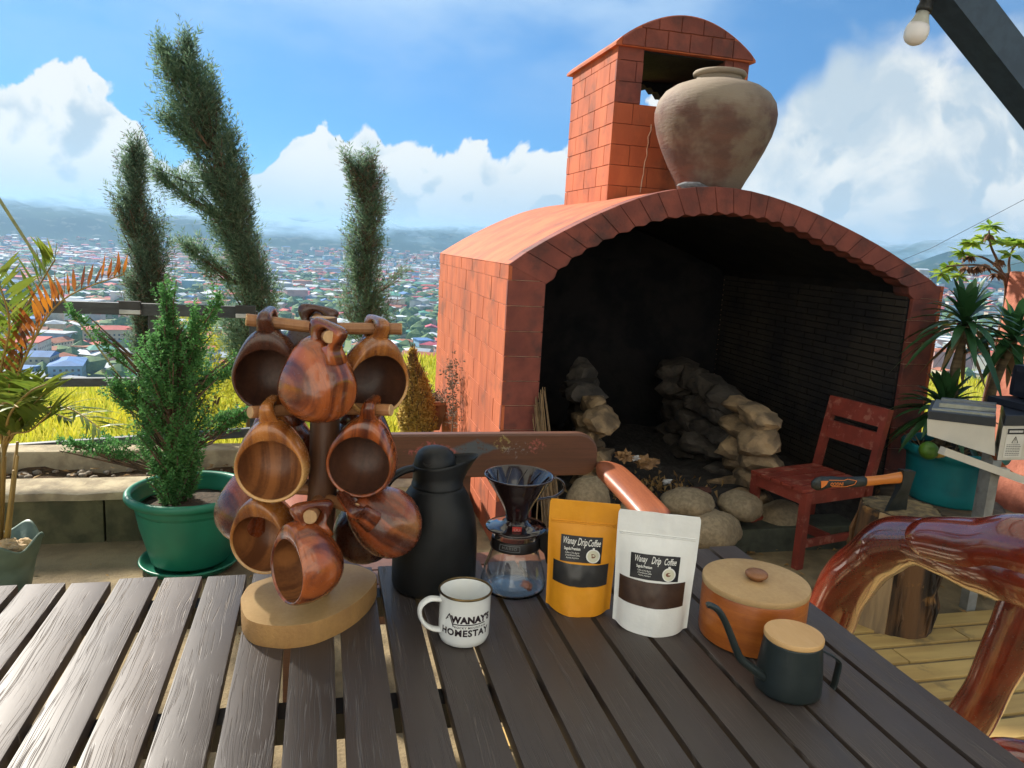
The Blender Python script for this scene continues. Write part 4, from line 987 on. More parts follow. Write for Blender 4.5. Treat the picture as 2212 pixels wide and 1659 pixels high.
bush(450, 790, 9., .42, 900, 'rounded yellow-green bush behind the leaning cypress', 1); bush(520, 880, 7., .4, 900, 'yellow-green bush below the leaning cypress', 2)
bush(400, 720, 11., .32, 500, 'small yellow bush behind the potted cypress tip', 3)
# ================================================================== BENCH, CHAIR, STUMPS, GRILL, RIGHT SIDE
def bench_mat():
    m = wood('bench_wood', (.13, .052, .028), (.070, .030, .019), ring=10, dist=3, rough=.42, stretch=(.25, 1, 3), axis='Z')
    t = NT(m.node_tree); bs = t.n['Principled BSDF']; src = bs.inputs['Base Color'].links[0].from_socket
    co = t.new('ShaderNodeTexCoord').outputs['Object']; s_ = t.new('ShaderNodeSeparateXYZ'); t.l.new(co, s_.inputs[0])
    X, Z = s_.outputs[0], s_.outputs[2]; nz = t.noise(co, 90, 4, .7); nb = t.noise(co, 14, 3, .5)
    col = src
    for cx, cz, rx, rz, c, th in ((.33, .762, .085, .040, (.40, .10, .10), .52), (.47, .77, .075, .036, (.05, .11, .15), .40), (.555, .785, .035, .030, (.32, .28, .10), .55), (.60, .768, .07, .034, (.20, .20, .22), .60), (.66, .775, .04, .03, (.34, .09, .08), .56)):
        dx = t.math('DIVIDE', t.math('SUBTRACT', X, cx), rx); dz = t.math('DIVIDE', t.math('SUBTRACT', Z, cz), rz)
        # peaked patches: |dx|+dz
        r_ = t.math('ADD', t.math('ABSOLUTE', dx), t.math('ABSOLUTE', dz)); r_ = t.math('ADD', r_, t.math('MULTIPLY', t.math('SUBTRACT', nb, .5), 1.1))
        k = t.math('MULTIPLY', t.rng(r_, 1.10, .75), t.rng(nz, th - .06, th + .04)); col = t.mix(t.math('MULTIPLY', k, .6), col, c)
    t.put(bs.inputs['Base Color'], col)
bench_mat()
wood('arm_wood', (.36, .11, .042), (.20, .058, .026), ring=14, dist=4, rough=.40, coat=.15, stretch=(2, .5, 1), axis='X')
BO = Vector((.4, 2.25, 0))
bn = thing('bench', 'reddish wooden bench with worn painted backboard behind the table', 'bench', BO)
ol = []
for k in range(13): a = math.pi / 2 - k / 12 * math.pi * .5; ol.append((.80 + .075 * math.cos(a), .752 + .065 * math.sin(a)))
for k in range(9): a = -k / 8 * math.pi * .5; ol.append((.83 + .045 * math.cos(a), .715 + .04 * math.sin(a)))
ol += [(-.03, .675), (-.05, .70), (-.05, .79), (-.03, .817)]
mb = MB(); mb.prism(ol[::-1], (0, 0, 0), (1, 0, 0), (0, 0, 1), (0, 1, 0), -.018, .018)
o = obj('backboard', mb, 'bench_wood', bn); o.location = (-BO.x, 0, 0)
m_ = o.modifiers.new('edge', 'BEVEL'); m_.width = .007; m_.segments = 3; m_.limit_method = 'ANGLE'; m_.angle_limit = R(50)
def bench_arm(x):
    mb = MB(); N_ = 16; secs = []
    for i in range(N_ + 1):
        t = i / N_; y = lerp(2.245, 1.79, t); z = lerp(.705, .672, t) + .006 * math.sin(t * 3); w = .052 * min(1, .55 + 3 * t, .35 + 6 * (1 - t)); h_ = .024 * min(1, .6 + 4 * t, .3 + 8 * (1 - t))
        secs.append([(x - BO.x + w * math.copysign(abs(math.cos(a)) ** .7, math.cos(a)), y - BO.y, z + h_ * math.copysign(abs(math.sin(a)) ** .7, math.sin(a))) for a in [2 * math.pi * k / 16 for k in range(16)]])
    for s_ in secs: mb.v += s_
    for i in range(N_):
        for k in range(16): mb.f.append((i * 16 + k, i * 16 + (k + 1) % 16, (i + 1) * 16 + (k + 1) % 16, (i + 1) * 16 + k)); mb.mi.append(0)
    mb.f.append(tuple(range(16))); mb.f.append(tuple(range(N_ * 16, N_ * 16 + 16))); mb.mi += [0, 0]
    obj('armrest', mb, 'arm_wood', bn, smooth=True)
bench_arm(.905); bench_arm(-.07)
for x in (.44, .02):
    obj('back_post', MB().box(x - .025 - BO.x, x + .025 - BO.x, .019, .06, 0, .79, .004), 'bench_wood', bn)
    x = .86 if x > .2 else -.10
    obj('front_post', MB().box(x + .01 - BO.x, x + .06 - BO.x, -.42, -.37, 0, .66, .004), 'bench_wood', bn)
for j in range(4): obj('seat_plank', MB().box(-.06 - BO.x, .88 - BO.x, -.38 + j * .098, -.29 + j * .098, .39, .415, .004), 'bench_wood', bn)

# ---- red chair
mk('red_paint', (.26, .045, .028), (.185, .032, .021), sc_=10, rough=.45, bump=.0006, bsc=60, stain=(.40, .17, .12), ssc=22, samt=.6, slo=.55, shi=.66, objrand=.08)
CC = Vector((2.31, 3.055, 0)); fwd = Vector((-.975, -.222, 0)); ang = math.atan2(fwd.y, fwd.x) - math.pi / 2    # local +Y = forward
ch = thing('chair', 'small red painted wooden chair with slatted seat beside the stump', 'chair', CC, rz=ang)
HW, HD, SH = .155, .215, .385
for i in range(5):
    x0 = -HW - .012 + i * (2 * HW + .024) / 5; obj('seat_slat', MB().box(x0 + .0055, x0 + (2 * HW + .024) / 5 - .0055, -HD + .01, HD + .02, SH - .016, SH, .003), 'red_paint', ch)
for sx in (-1, 1):
    obj('leg', MB().box(sx * HW - .019, sx * HW + .019, HD - .034, HD + .004, 0, SH - .0165, .003), 'red_paint', ch)
    mb = MB(); x = sx * HW
    P0, P1, P2 = Vector((x, -HD + .01, 0)), Vector((x, -HD, SH)), Vector((x, -HD - .065, .735))
    mb.bar(P0, P1, .032, .036, (0, 1, 0)); mb.bar(P1 - Vector((0, 0, .004)), P2, .032, .036, (0, 1, 0)); obj('leg', mb, 'red_paint', ch)
    obj('side_apron', MB().box(x - .009, x + .009, -HD + .03, HD - .036, SH - .075, SH - .0165, .002), 'red_paint', ch)
    obj('stretcher', MB().box(x - .009, x + .009, -HD + .03, HD - .036, .10, .135, .002), 'red_paint', ch)
obj('front_apron', MB().box(-HW + .02, HW - .02, HD - .012, HD + .002, SH - .075, SH - .0165, .002), 'red_paint', ch)
obj('front_stretcher', MB().box(-HW + .02, HW - .02, -.02, .012, .10, .135, .002), 'red_paint', ch)
def back_pt(z): return -HD - .065 * (z - SH) / (.735 - SH)
for z0, z1, nm in ((.645, .735, 'back_rail'), (.53, .615, 'back_rail')):
    mb = MB(); y0, y1 = back_pt(z0), back_pt(z1); t_ = .010
    mb.hexa([(-HW + .0155, y0 - t_, z0), (HW - .0155, y0 - t_, z0), (HW - .0155, y0 + t_, z0), (-HW + .0155, y0 + t_, z0), (-HW + .0155, y1 - t_, z1), (HW - .0155, y1 - t_, z1), (HW - .0155, y1 + t_, z1), (-HW + .0155, y1 + t_, z1)]); obj(nm, mb, 'red_paint', ch)

# ---- stump with axe
mk('stump_bark', (.12, .060, .024), (.018, .013, .009), sc_=14, stretch=(1, 1, .14), rough=.9, bump=.014, bsc=16, lo=.40, hi=.60, stain=(.28, .14, .04), ssc=9, samt=.65, slo=.58, shi=.68)
mk('stump_top', (.26, .19, .09), (.10, .075, .045), sc_=30, rough=.95, bump=.006, bsc=60, stain=(.035, .03, .025), ssc=9, samt=.7)
mk('stump_pale', (.36, .25, .13), (.26, .18, .10), sc_=10, stretch=(4, 4, .3), rough=.85, bump=.003)
SC = Vector((2.225, 2.37, 0))
st = thing('stump', 'dark splintered chopping stump with a pale stripped edge', 'stump', SC)
def stump_mod(r, z, a): return (r * (1 + .10 * math.sin(3 * a + .5) * .5 + .05 * noise.noise(Vector((math.cos(a) * 3, math.sin(a) * 3, z * 1.2))) + .035 * noise.noise(Vector((math.cos(a) * 12, math.sin(a) * 12, z * 2)))), z)
zs = [0, .03, .08, .14, .2, .27, .34, .40, .45, .465]
obj('trunk', MB().lathe([(lerp(.175, .148, z / .465), z) for z in zs] + [(.143, .472)], 72, mod=stump_mod), 'stump_bark', st, auto=60)
mb = MB(); mb.lathe([(.1425, .4725), (.12, .476), (.07, .480), (.0, .478)], 48, mod=lambda r, z, a: (stump_mod(r, .465, a)[0], z + .006 * noise.noise(Vector((r * 40 * math.cos(a), r * 40 * math.sin(a), 0))))); obj('cut_top', mb, 'stump_top', st, smooth=True)
mb = MB(); a0, a1 = R(196), R(228)
for z in (.0, .2, .40, .470):
    for a in (a0, (a0 + a1) / 2, a1):
        r_ = stump_mod(lerp(.175, .148, z / .465), z, a)[0] + .006; mb.v.append((r_ * math.cos(a), r_ * math.sin(a), z))
    
for i in range(3):
    for k in range(2): mb.f.append((i * 3 + k, i * 3 + k + 1, i * 3 + k + 4, i * 3 + k + 3)); mb.mi.append(0)
o = obj('stripped_edge', mb, 'stump_pale', st); m_ = o.modifiers.new('thickness', 'SOLIDIFY'); m_.thickness = .014
mb = MB(); rr = random.Random(4)                                   # splinters and bark ridges
for i in range(60):
    a = rr.uniform(0, 6.28); z0 = rr.uniform(0, .3); z1 = z0 + rr.uniform(.08, .2); r0 = stump_mod(lerp(.175, .148, z0 / .465), z0, a)[0]; r1 = stump_mod(lerp(.175, .148, z1 / .465), min(z1, .46), a)[0]; z1 = min(z1, .46)
    if R(190) < a < R(235): continue
    mb.tube([(r0 * math.cos(a), r0 * math.sin(a), z0), ((r0 + .006) * math.cos(a + .02), (r0 + .006) * math.sin(a + .02), (z0 + z1) / 2), (r1 * math.cos(a), r1 * math.sin(a), z1)], [.004, rr.uniform(.006, .012), .003], 5)
obj('bark_ridges', mb, 'stump_bark', st, kind='stuff')
mk('axe_steel', (.012, .016, .016), (.03, .035, .035), sc_=20, rough=.42, metal=.3); mk('axe_wood', (.62, .22, .035), (.50, .16, .025), sc_=20, stretch=(.2, 2, 2), rough=.35, coat=.2); mk('axe_grip', (.018, .026, .028), (.012, .017, .019), sc_=30, rough=.5); mk('axe_orange', (.70, .20, .04), rough=.5)
AX = PY(1942, 1080, 2.33); AX.z = .478
ax = thing('axe', 'black hatchet with orange wooden handle and black grip stuck in the stump', 'axe', AX)
# head: profile in X-Z, bit pointing down
hd = [(-.045, -.012), (.045, -.012), (.028, .06), (.026, .115), (.040, .168), (-.014, .172), (-.012, .11), (-.016, .075)]
hd = [(-.062, -.012), (.040, -.012), (.032, .05), (.034, .10), (.044, .158), (-.012, .163), (-.010, .11), (-.022, .070)]
mb = MB(); k = len(hd)
mb.v = [(x, -(.003 + .013 * max(0, min(1, z / .12))), z) for x, z in hd] + [(x, (.003 + .013 * max(0, min(1, z / .12))), z) for x, z in hd]
mb.f = [tuple(range(k)), tuple(range(2 * k - 1, k - 1, -1))] + [(i, k + i, k + (i + 1) % k, (i + 1) % k) for i in range(k)]; mb.mi = [0] * len(mb.f)
obj('head', mb, 'axe_steel', ax)
HZ = .128
hp = lambda x: HZ + .010 * math.sin((x + .05) * 9)
def handle(x0, x1, n, rz_, ry): 
    pts = [Vector((lerp(x0, x1, i / n), 0, hp(lerp(x0, x1, i / n)))) for i in range(n + 1)]; return pts
mb = MB(); pts = handle(.03, -.19, 12, 0, 0); mb.tube(pts, [lerp(.026, .0195, min(1, i / 6)) for i in range(13)], 12, flat=.55, up=(0, 0, 1)); obj('handle', mb, 'axe_wood', ax, smooth=True)
mb = MB(); pts = handle(-.165, -.395, 12, 0, 0); rad = [.019, .021, .0215, .0215, .021, .0205, .0205, .021, .022, .024, .028, .026, .014]
for i in range(9, 13): pts[i].z -= .004 * (i - 8)
mb.tube(pts, rad, 12, flat=.6, up=(0, 0, 1)); grip = obj('grip', mb, 'axe_grip', ax, smooth=True)
yf = -.0145
mb = MB(); z_ = hp(-.36) - .006
tri = [(-.372, z_ + .012), (-.34, z_ + .012), (-.348, z_ - .004), (-.366, z_ - .016)]
mb.prism(tri, (0, 0, 0), (1, 0, 0), (0, 0, 1), (0, -1, 0), .0155, .0175); obj('grip_tab', mb, 'axe_orange', grip)
mb = MB(); za = hp(-.27)
fr_ = [(-.335, za + .013), (-.27, za + .011), (-.255, za + .016), (-.215, za + .008), (-.222, za - .006), (-.26, za - .014), (-.32, za - .012)]
for a, b in zip(fr_, fr_[1:]): mb.bar((a[0], -.0135, a[1]), (b[0], -.0135, b[1]), .002, .0022, (0, -1, 0))
obj('grip_outline', mb, 'axe_orange', grip)
vs_, fs = text_mesh('INGCO', .017, offset=.0004); mb = MB(); mb.add([(-.300 - v.x, -.0148, za - .002 - v.y) for v in vs_], fs); obj('lettering', mb, 'axe_orange', grip, recalc=False)

# ---- log slab with teal pot
mk('log_grey', (.16, .125, .085), (.09, .07, .05), sc_=12, rough=.95, bump=.006, stain=(.26, .15, .06), ssc=7, samt=.5)
LC = Vector((2.98, 2.93, 0))
lg = thing('log_slab', 'wide weathered log section under the teal pot', 'log', LC)
obj('trunk', MB().lathe([(.29, 0), (.30, .03), (.285, .15), (.29, .27), (.275, .285)], 56, mod=stump_mod), 'stump_bark', lg, auto=60)
obj('cut_top', MB().lathe([(.274, .2855), (.2, .292), (0, .293)], 48, mod=lambda r, z, a: (stump_mod(r, .285, a)[0], z)), 'log_grey', lg, smooth=True)
mk('teal_plastic', (.010, .22, .24), (.008, .17, .20), sc_=8, rough=.45, stain=(.06, .12, .12), ssc=5, samt=.4)
TC = Vector((3.0, 2.93, .292))
tpot = thing('teal_pot', 'round teal plastic pot with thick rim on the log slab', 'pot', TC)
obj('body', MB().lathe([(0, 0), (.175, 0), (.185, .01), (.192, .06), (.205, .20), (.208, .225), (.230, .232), (.236, .25), (.236, .268), (.228, .278), (.216, .275), (.207, .24), (.0, .235)], 56), 'teal_plastic', tpot, smooth=True)
mb = MB(); mb.lathe([(.0, .247), (.1, .246), (.205, .242)], 32); obj('soil', mb, 'potting_soil', tpot, smooth=True, kind='stuff')
mk('green_fruit', (.10, .22, .02), (.06, .15, .02), sc_=20, rough=.4); mk('yellow_fruit', (.55, .38, .06), (.45, .26, .05), sc_=20, rough=.5)
p = PY(2012, 934, 2.80); o = obj('fruit', MB().blob((0, 0, 0), .042, 2, .06, 1, 3), 'green_fruit', smooth=True); o.location = (p.x, p.y, TC.z + .285); tag(o, 'round green fruit resting inside the teal pot', 'fruit')
p = PY(2030, 950, 2.80); o = obj('fruit', MB().blob((0, 0, 0), .03, 3, .1, 1, 3, (1.3, 1, .7)), 'yellow_fruit', smooth=True); o.location = (p.x, p.y, TC.z + .270); tag(o, 'yellow fruit peel inside the teal pot', 'fruit')
mb = MB(); rr = random.Random(6)
for i in range(40): a = rr.uniform(0, 6.28); r_ = .16 * rr.random() ** .5; mb.tube([(r_ * math.cos(a), r_ * math.sin(a), .245), (r_ * math.cos(a) + rr.gauss(0, .05), r_ * math.sin(a) + rr.gauss(0, .05), .27 + rr.uniform(0, .03))], [.004, .002], 4)
obj('dry_stalks', mb, 'stick', tpot, kind='stuff')
# dracaenas growing in it
mk('dracaena_leaf', (.018, .075, .022), (.010, .042, .016), sc_=8, rough=.35, trans=.2, island=(.05, .14, .045), spec=.5)
mk('dracaena_dry', (.30, .20, .10), (.20, .13, .07), sc_=10, rough=.8, trans=.3)
mk('dracaena_trunk', (.22, .16, .09), (.12, .085, .05), sc_=10, stretch=(.6, .6, 6), rough=.85, bump=.004)
def strap(mb, p, a, e, L, w, droop, seed=0):
    d = Vector((math.cos(a) * math.cos(e), math.sin(a) * math.cos(e), math.sin(e))); sd = Vector((-math.sin(a), math.cos(a), 0))
    nn = 6; vs_ = []
    for i in range(nn + 1):
        f = i / nn; c = p + d * L * f - Vector((0, 0, droop * L * f * f)); ww = w * (math.sin(math.pi * min(1, f * .85 + .13)) ** .7) * (1 if f < 1 else 0)
        up = Vector((0, 0, ww * .35)); vs_ += [c - sd * ww + up, c, c + sd * ww + up]
    fs = []
    for i in range(nn): b = i * 3; fs += [(b, b + 1, b + 4, b + 3), (b + 1, b + 2, b + 5, b + 4)]
    mb.add(vs_, fs)
def dracaena(name, label, base, top_, n, L, w, seed, trunk=True, dry=10, erange=(-.2, 1.4)):
    q = random.Random(seed); t0 = thing(name, label, 'plant', base); base = Vector(base); tp_ = Vector(top_) - base
    if trunk:
        mb = MB(); pts = [Vector((0, 0, 0)).lerp(tp_, i / 8) + Vector((.012 * math.sin(i), 0, 0)) for i in range(9)]; mb.tube(pts, [lerp(.026, .017, i / 8) * (1 + .12 * (i % 2)) for i in range(9)], 9); obj('trunk', mb, 'dracaena_trunk', t0, smooth=True)
    for i in range(n):
        t = i / n; mb = MB(); strap(mb, tp_ + Vector((0, 0, -.05 + .07 * t)), i * 2.399 + q.uniform(-.2, .2), lerp(erange[0], erange[1], t) + q.uniform(-.15, .15), L * q.uniform(.8, 1.1) * (1.05 - .3 * t), w * q.uniform(.85, 1.1), .55 * (1 - t) + .15); obj('leaf', mb, 'dracaena_leaf', t0, recalc=False, smooth=True)
    for i in range(dry):
        mb = MB(); strap(mb, tp_ + Vector((0, 0, -.07)), q.uniform(0, 6.28), q.uniform(-1.2, -.6), L * q.uniform(.6, .95), w * .6, .2); obj('dry_leaf', mb, 'dracaena_dry', t0, recalc=False, smooth=True)
zs_ = TC.z + .245
A = PY(2060, 850, 3.02); B = PY(2085, 690, 3.02)
dracaena('dracaena', 'dracaena with a tall straight stem and drooping dead leaves in the teal pot', (A.x, 3.02, zs_), B, 56, .30, .021, 1, True, 14)
A = PY(2128, 860, 3.0); B = PY(2190, 725, 2.98)
dracaena('dracaena', 'shorter dracaena with a slanting stem against the pink pillar', (A.x - .02, 3.0, zs_), B, 44, .28, .024, 2, True, 6)
A = PY(2070, 868, 2.9)
dracaena('dracaena', 'low leafy dracaena clump without a stem filling the teal pot', (A.x + .02, 3.0, zs_), (A.x + .02, 3.0, zs_ + .20), 60, .30, .020, 3, True, 0, (-.1, 1.3))

# ---- pink pillar, leafy branch behind it
mk('pink_plaster', (.50, .185, .115), (.38, .125, .08), sc_=8, rough=.85, bump=.004, bsc=40, stain=(.24, .09, .06), ssc=4, samt=.6, slo=.5, shi=.65)
e1 = PY(2180, 585, 3.75)
tag(obj('pillar', MB().box(e1.x, e1.x + .75, 3.3, 3.75, -.02, e1.z, .02), 'pink_plaster'), 'rough pink plastered pillar at the right of the terrace', 'pillar')
mk('lime_leaf', (.22, .38, .05), (.11, .25, .03), sc_=10, rough=.5, trans=.45, island=(.36, .46, .07))
mk('curled_leaf', (.24, .12, .06), (.14, .07, .04), sc_=10, rough=.8, trans=.25)
SB = Vector((e1.x + .12, 3.92, 0)); shb = thing('leafy_shrub', 'leafy lime-green shrub with curled brown leaves behind the pink pillar', 'shrub', SB)
Y_ = 3.85
stems = [[SB, Vector((SB.x, Y_, 1.25)), PY(2165, 590, Y_), PY(2120, 555, Y_), PY(2070, 560, Y_)], [SB, Vector((SB.x, Y_, 1.2)), PY(2160, 580, Y_), PY(2140, 530, Y_), PY(2136, 490, Y_)], [SB, Vector((SB.x, Y_, 1.2)), PY(2180, 560, Y_), PY(2195, 530, Y_ - .1)], [SB, Vector((SB.x, Y_, 1.2)), PY(2140, 580, Y_ - .1), PY(2045, 575, Y_ - .15)]]
mb = MB(); 
for s_ in stems: mb.tube([p - SB for p in catmull3(s_, 5)], [lerp(.014, .004, i / (len(s_) * 5 - 5)) for i in range(len(s_) * 5 - 4)], 6)
obj('stems', mb, 'bark', shb, smooth=True)
q = random.Random(12)
def leaflet(mb, p, d, L, w):
    d = d.normalized(); s_ = d.cross(Vector((q.gauss(0, .5), q.gauss(0, .5), 1))).normalized() * w; c = Vector((0, 0, -.25 * L))
    mb.add([p, p + d * L * .4 + s_, p + d * L * .4 - s_, p + d * L + c * .6], [(0, 1, 3), (0, 3, 2)])
for (x, y, n, mt) in ((2138, 487, 7, 0), (2122, 512, 6, 0), (2100, 525, 7, 0), (2080, 545, 7, 0), (2050, 575, 8, 0), (2035, 590, 6, 0), (2075, 595, 5, 0), (2190, 520, 8, 0), (2208, 525, 8, 0), (2185, 550, 5, 0), (2160, 520, 5, 0), (2095, 550, 6, 1), (2110, 575, 7, 1), (2130, 570, 7, 1), (2150, 590, 7, 1), (2160, 560, 5, 1), (2090, 575, 6, 1), (2135, 505, 4, 1)):
    p = PY(x, y, Y_ - .05 + q.uniform(-.1, .1)); mb = MB()
    for i in range(n * 3):
        a = q.uniform(0, 6.28); d = Vector((math.cos(a), math.sin(a) * .8, q.uniform(-.5, .5) if mt == 0 else q.uniform(-1.4, -.3))); leaflet(mb, p - SB, d, q.uniform(.06, .105) * (1 if mt == 0 else .7), q.uniform(.014, .024) * (1 if mt == 0 else .6))
    obj('leaf_cluster' if mt == 0 else 'curled_leaves', mb, 'lime_leaf' if mt == 0 else 'curled_leaf', shb, recalc=False)
# two slack power lines far behind
mk('cable', (.03, .03, .035), rough=.6)
for (x0, y0, x1, y1, lab) in ((1760, 640, 2300, 385, 'thin dark power line climbing to the right above the pillar'), (1900, 610, 2300, 545, 'thin dark power line running low behind the leafy shrub')):
    a, b = PY(x0, y0, 24), PY(x1, y1, 20); mb = MB(); mb.tube([a, a.lerp(b, .5) - Vector((0, 0, .25)), b], .008, 5); tag(obj('power_line', mb, 'cable'), lab, 'cable', 'power lines')

# ---- gas grill at the right edge
mk('grill_white', (.58, .56, .50), (.52, .50, .45), sc_=6, rough=.4, stain=(.40, .36, .28), ssc=8, samt=.4, slo=.6, shi=.75); mk('grill_navy', (.012, .016, .03), (.018, .022, .035), sc_=20, rough=.4); mk('grill_steel', (.45, .46, .47), (.35, .36, .37), sc_=20, rough=.35, metal=.8); mk('rust_grey', (.24, .25, .24), (.17, .17, .165), sc_=16, rough=.7, stain=(.26, .12, .05), ssc=20, samt=.6, slo=.6, shi=.7); mk('print_black', (.02, .02, .022), rough=.6); mk('print_white', (.8, .8, .78), rough=.6); mk('label_paper', (.66, .65, .60), (.62, .61, .57), sc_=20, rough=.6); mk('glass_dark', (.02, .025, .03), rough=.1)
GO = Vector((2.66, 2.38, 0)); gr = thing('gas_grill', 'white and navy gas grill with rusty grey legs at the terrace edge', 'grill', GO)
def gp(x, y): return PY(x, y, 2.38) - GO
a, b, c, d = gp(2003, 905), gp(2003, 940), gp(2149, 985), gp(2149, 922)
DV = Vector((.215, .205, 0)); mb = MB(); mb.hexa([b, c, c + DV, b + DV, a, d, d + DV, a + DV]); obj('side_shelf', mb, 'grill_white', gr)
a2, d2 = gp(2002, 887), gp(2150, 903); z_ = Vector((0, -.004, 0)); u_ = Vector((0, 0, .0005))
mb = MB(); mb.hexa([a + z_ + u_, d + z_ + u_, d + DV + u_, a + DV + u_, a2 + z_, d2 + z_, d2 + DV, a2 + DV]); obj('shelf_edge', mb, 'grill_navy', gr)
mb = MB()
for f_, g2_ in ((.25, .40), (.65, .80)): mb.hexa([a2 + DV * f_ + Vector((.05, 0, .004)), d2 + DV * f_ + Vector((0, 0, .012)), d2 + DV * g2_ + Vector((0, 0, .012)), a2 + DV * g2_ + Vector((.05, 0, .004)), a2 + DV * f_ + Vector((.05, 0, .020)), d2 + DV * f_ + Vector((0, 0, .028)), d2 + DV * g2_ + Vector((0, 0, .028)), a2 + DV * g2_ + Vector((.05, 0, .020))])
mb.hexa([a2 + DV * .1 + Vector((.02, 0, -.004)), d2 + DV * .1, d2 + DV * .95, a2 + DV * .95 + Vector((.02, 0, -.004)), a2 + DV * .1 + Vector((.02, 0, .005)), d2 + DV * .1 + Vector((0, 0, .010)), d2 + DV * .95 + Vector((0, 0, .010)), a2 + DV * .95 + Vector((.02, 0, .005))]); obj('shelf_rack', mb, 'grill_steel', gr)
mb = MB(); mb.box(-.006, .62, -.002, .24, .655, .80, .006); mb.v = [(x + (y if x < .3 else 0), y, z) for x, y, z in mb.v]; body_ = obj('control_box', mb, 'grill_white', gr)
mb = MB(); mb.box(-.008, .622, -.008, .245, .8005, .845, .004); mb.v = [(x + (max(y, 0) if x < .3 else 0), y, z) for x, y, z in mb.v]; obj('top_edge', mb, 'grill_navy', gr)
mb = MB(); mb.box(.15, .62, .02, .24, .846, .875, .004); mb.box(.25, .62, .06, .24, .8751, 1.02, .03); obj('hood', mb, 'grill_navy', gr)
lb = MB(); lb.box(.016, .105, -.0045, -.0025, .668, .790); lbl = obj('label', lb, 'label_paper', gr)
lb = MB(); lb.box(.018, .103, -.0056, -.0046, .765, .788); obj('label_header', lb, 'print_black', lbl)
mb = MB(); rr = random.Random(1); x = .026
while x < .094: w_ = rr.uniform(.002, .005); mb.box(x, x + w_, -.0062, -.0057, .772, .781); x += w_ + .0015
obj('header_lettering', mb, 'print_white', lbl)
mb = MB(); cx, cz = .062, .742; T3 = [(cx - .015, cz - .013), (cx + .015, cz - .013), (cx, cz + .013)]
for p0, p1 in zip(T3, T3[1:] + T3[:1]): mb.bar((p0[0], -.0052, p0[1]), (p1[0], -.0052, p1[1]), .001, .003, (0, -1, 0))
mb.box(cx - .0012, cx + .0012, -.0056, -.0047, cz - .005, cz + .005); mb.box(cx - .0012, cx + .0012, -.0056, -.0047, cz - .009, cz - .0065); obj('warning_triangle', mb, 'print_black', lbl)
mb = MB()
for j in range(7):
    x = .024; z = .720 - j * .0072
    while x < .092: w_ = rr.uniform(.004, .012); mb.box(x, x + w_, -.0052, -.0047, z, z + .0022); x += w_ + .002
obj('small_print', mb, 'print_black', lbl)
mb = MB(); kb = [(0, -.03), (.026, -.03), (.030, -.026), (.036, -.004), (.040, 0), (.0, 0)]
mb.lathe([(r_, -z__) for r_, z__ in [(0, .032), (.024, .032), (.029, .027), (.034, .006), (.041, .0)]], 32)
mb.v = [(x + .155, -.003 + z, y + .725) for x, y, z in mb.v]; kn = obj('knob', mb, 'grill_steel', gr, smooth=True); mb = MB(); mb.box(.149, .161, -.045, -.034, .70, .75, .002); obj('knob_grip', mb, 'grill_steel', kn)
for x, y in ((-.006, -.004), (.55, -.004), (.24, .24), (.55, .24)):
    mb = MB(); mb.box(x - .022, x + .022, y, y + .004, 0, .655); mb.box(x - .022, x - .018, y + .0041, y + .04, 0, .655); obj('leg', mb, 'rust_grey', gr)
a, b = gp(2020, 968), gp(2240, 1048); mb = MB(); mb.bar(a - Vector((0, .035, 0)), b - Vector((0, .035, 0)), .03, .03); mb.bar(Vector((-.02, -.02, a.lerp(b, .56).z)), Vector((.03, -.02, a.lerp(b, .56).z)), .03, .02); obj('towel_bar', mb, 'grill_white', gr)
mb = MB(); mb.box(.0, .57, .03, .26, .20, .215, .002); obj('lower_shelf', mb, 'rust_grey', gr)
mk('hose_orange', (.45, .11, .03), rough=.5)
mb = MB(); mb.tube([(.07, .1, .66), (.10, .05, .60), (.16, .03, .565), (.24, .05, .55), (.35, .08, .56)], .010, 8); obj('gas_hose', mb, 'hose_orange', gr, smooth=True)

# ---- varnished root-wood armchair right of the table
def varnish():
    m = wood('varnished_root', (.21, .024, .008), (.075, .010, .005), ring=5, dist=6, rough=.22, coat=1.0, stretch=(1, 1, 1), bump=.0, objrand=0)
varnish()
RO = Vector((1.33, 1.25, 0)); rc = thing('root_armchair', 'glossy reddish-brown armchair of thick bent branches beside the table', 'armchair', RO)
def limb(nm, pts, rad, seed, flat=1., n=18, amp=.16):
    P = catmull3(pts, 10); m = len(P); rr_ = np.interp(np.linspace(0, 1, m), np.linspace(0, 1, len(rad)), rad); mb = MB()
    mb.tube([p - RO for p in P], list(rr_), n, flat=flat, noise_=amp, ns=7.5); o = obj(nm, mb, 'varnished_root', rc, smooth=True)
    m_ = o.modifiers.new('smooth', 'SUBSURF'); m_.levels = 1; m_.render_levels = 1
limb('arm', [(1.36, 1.66, .0), (1.33, 1.64, .30), PX(1800, 1318, 1.31), PX(1850, 1232, 1.30), PX(1915, 1180, 1.29), PX(1985, 1168, 1.29), PX(2060, 1190, 1.30), PX(2140, 1215, 1.31), PX(2260, 1245, 1.33), (1.42, .75, .87), (1.66, .70, .88), (1.90, .84, .82)], [.065, .062, .066, .064, .062, .056, .058, .064, .074, .066, .055, .045], 1, 1., amp=.22)
limb('arm_bulge', [PX(1950, 1165, 1.28), PX(2010, 1165, 1.28), PX(2120, 1180, 1.29), PX(2250, 1190, 1.31), (1.36, .74, .92)], [.022, .050, .060, .066, .05], 4, 1., amp=.15)
limb('leg', [PX(2235, 1260, 1.32), PX(2195, 1360, 1.31), PX(2150, 1450, 1.30), PX(2100, 1550, 1.30), (1.30, 1.22, .28), (1.30, 1.25, .0)], [.050, .048, .050, .048, .05, .052], 2, .85, amp=.2)
limb('stretcher', [(1.30, 1.235, .20), PX(2190, 1625, 1.46), (1.75, .95, .27), (1.95, .9, .25)], [.03, .032, .035, .04], 3)
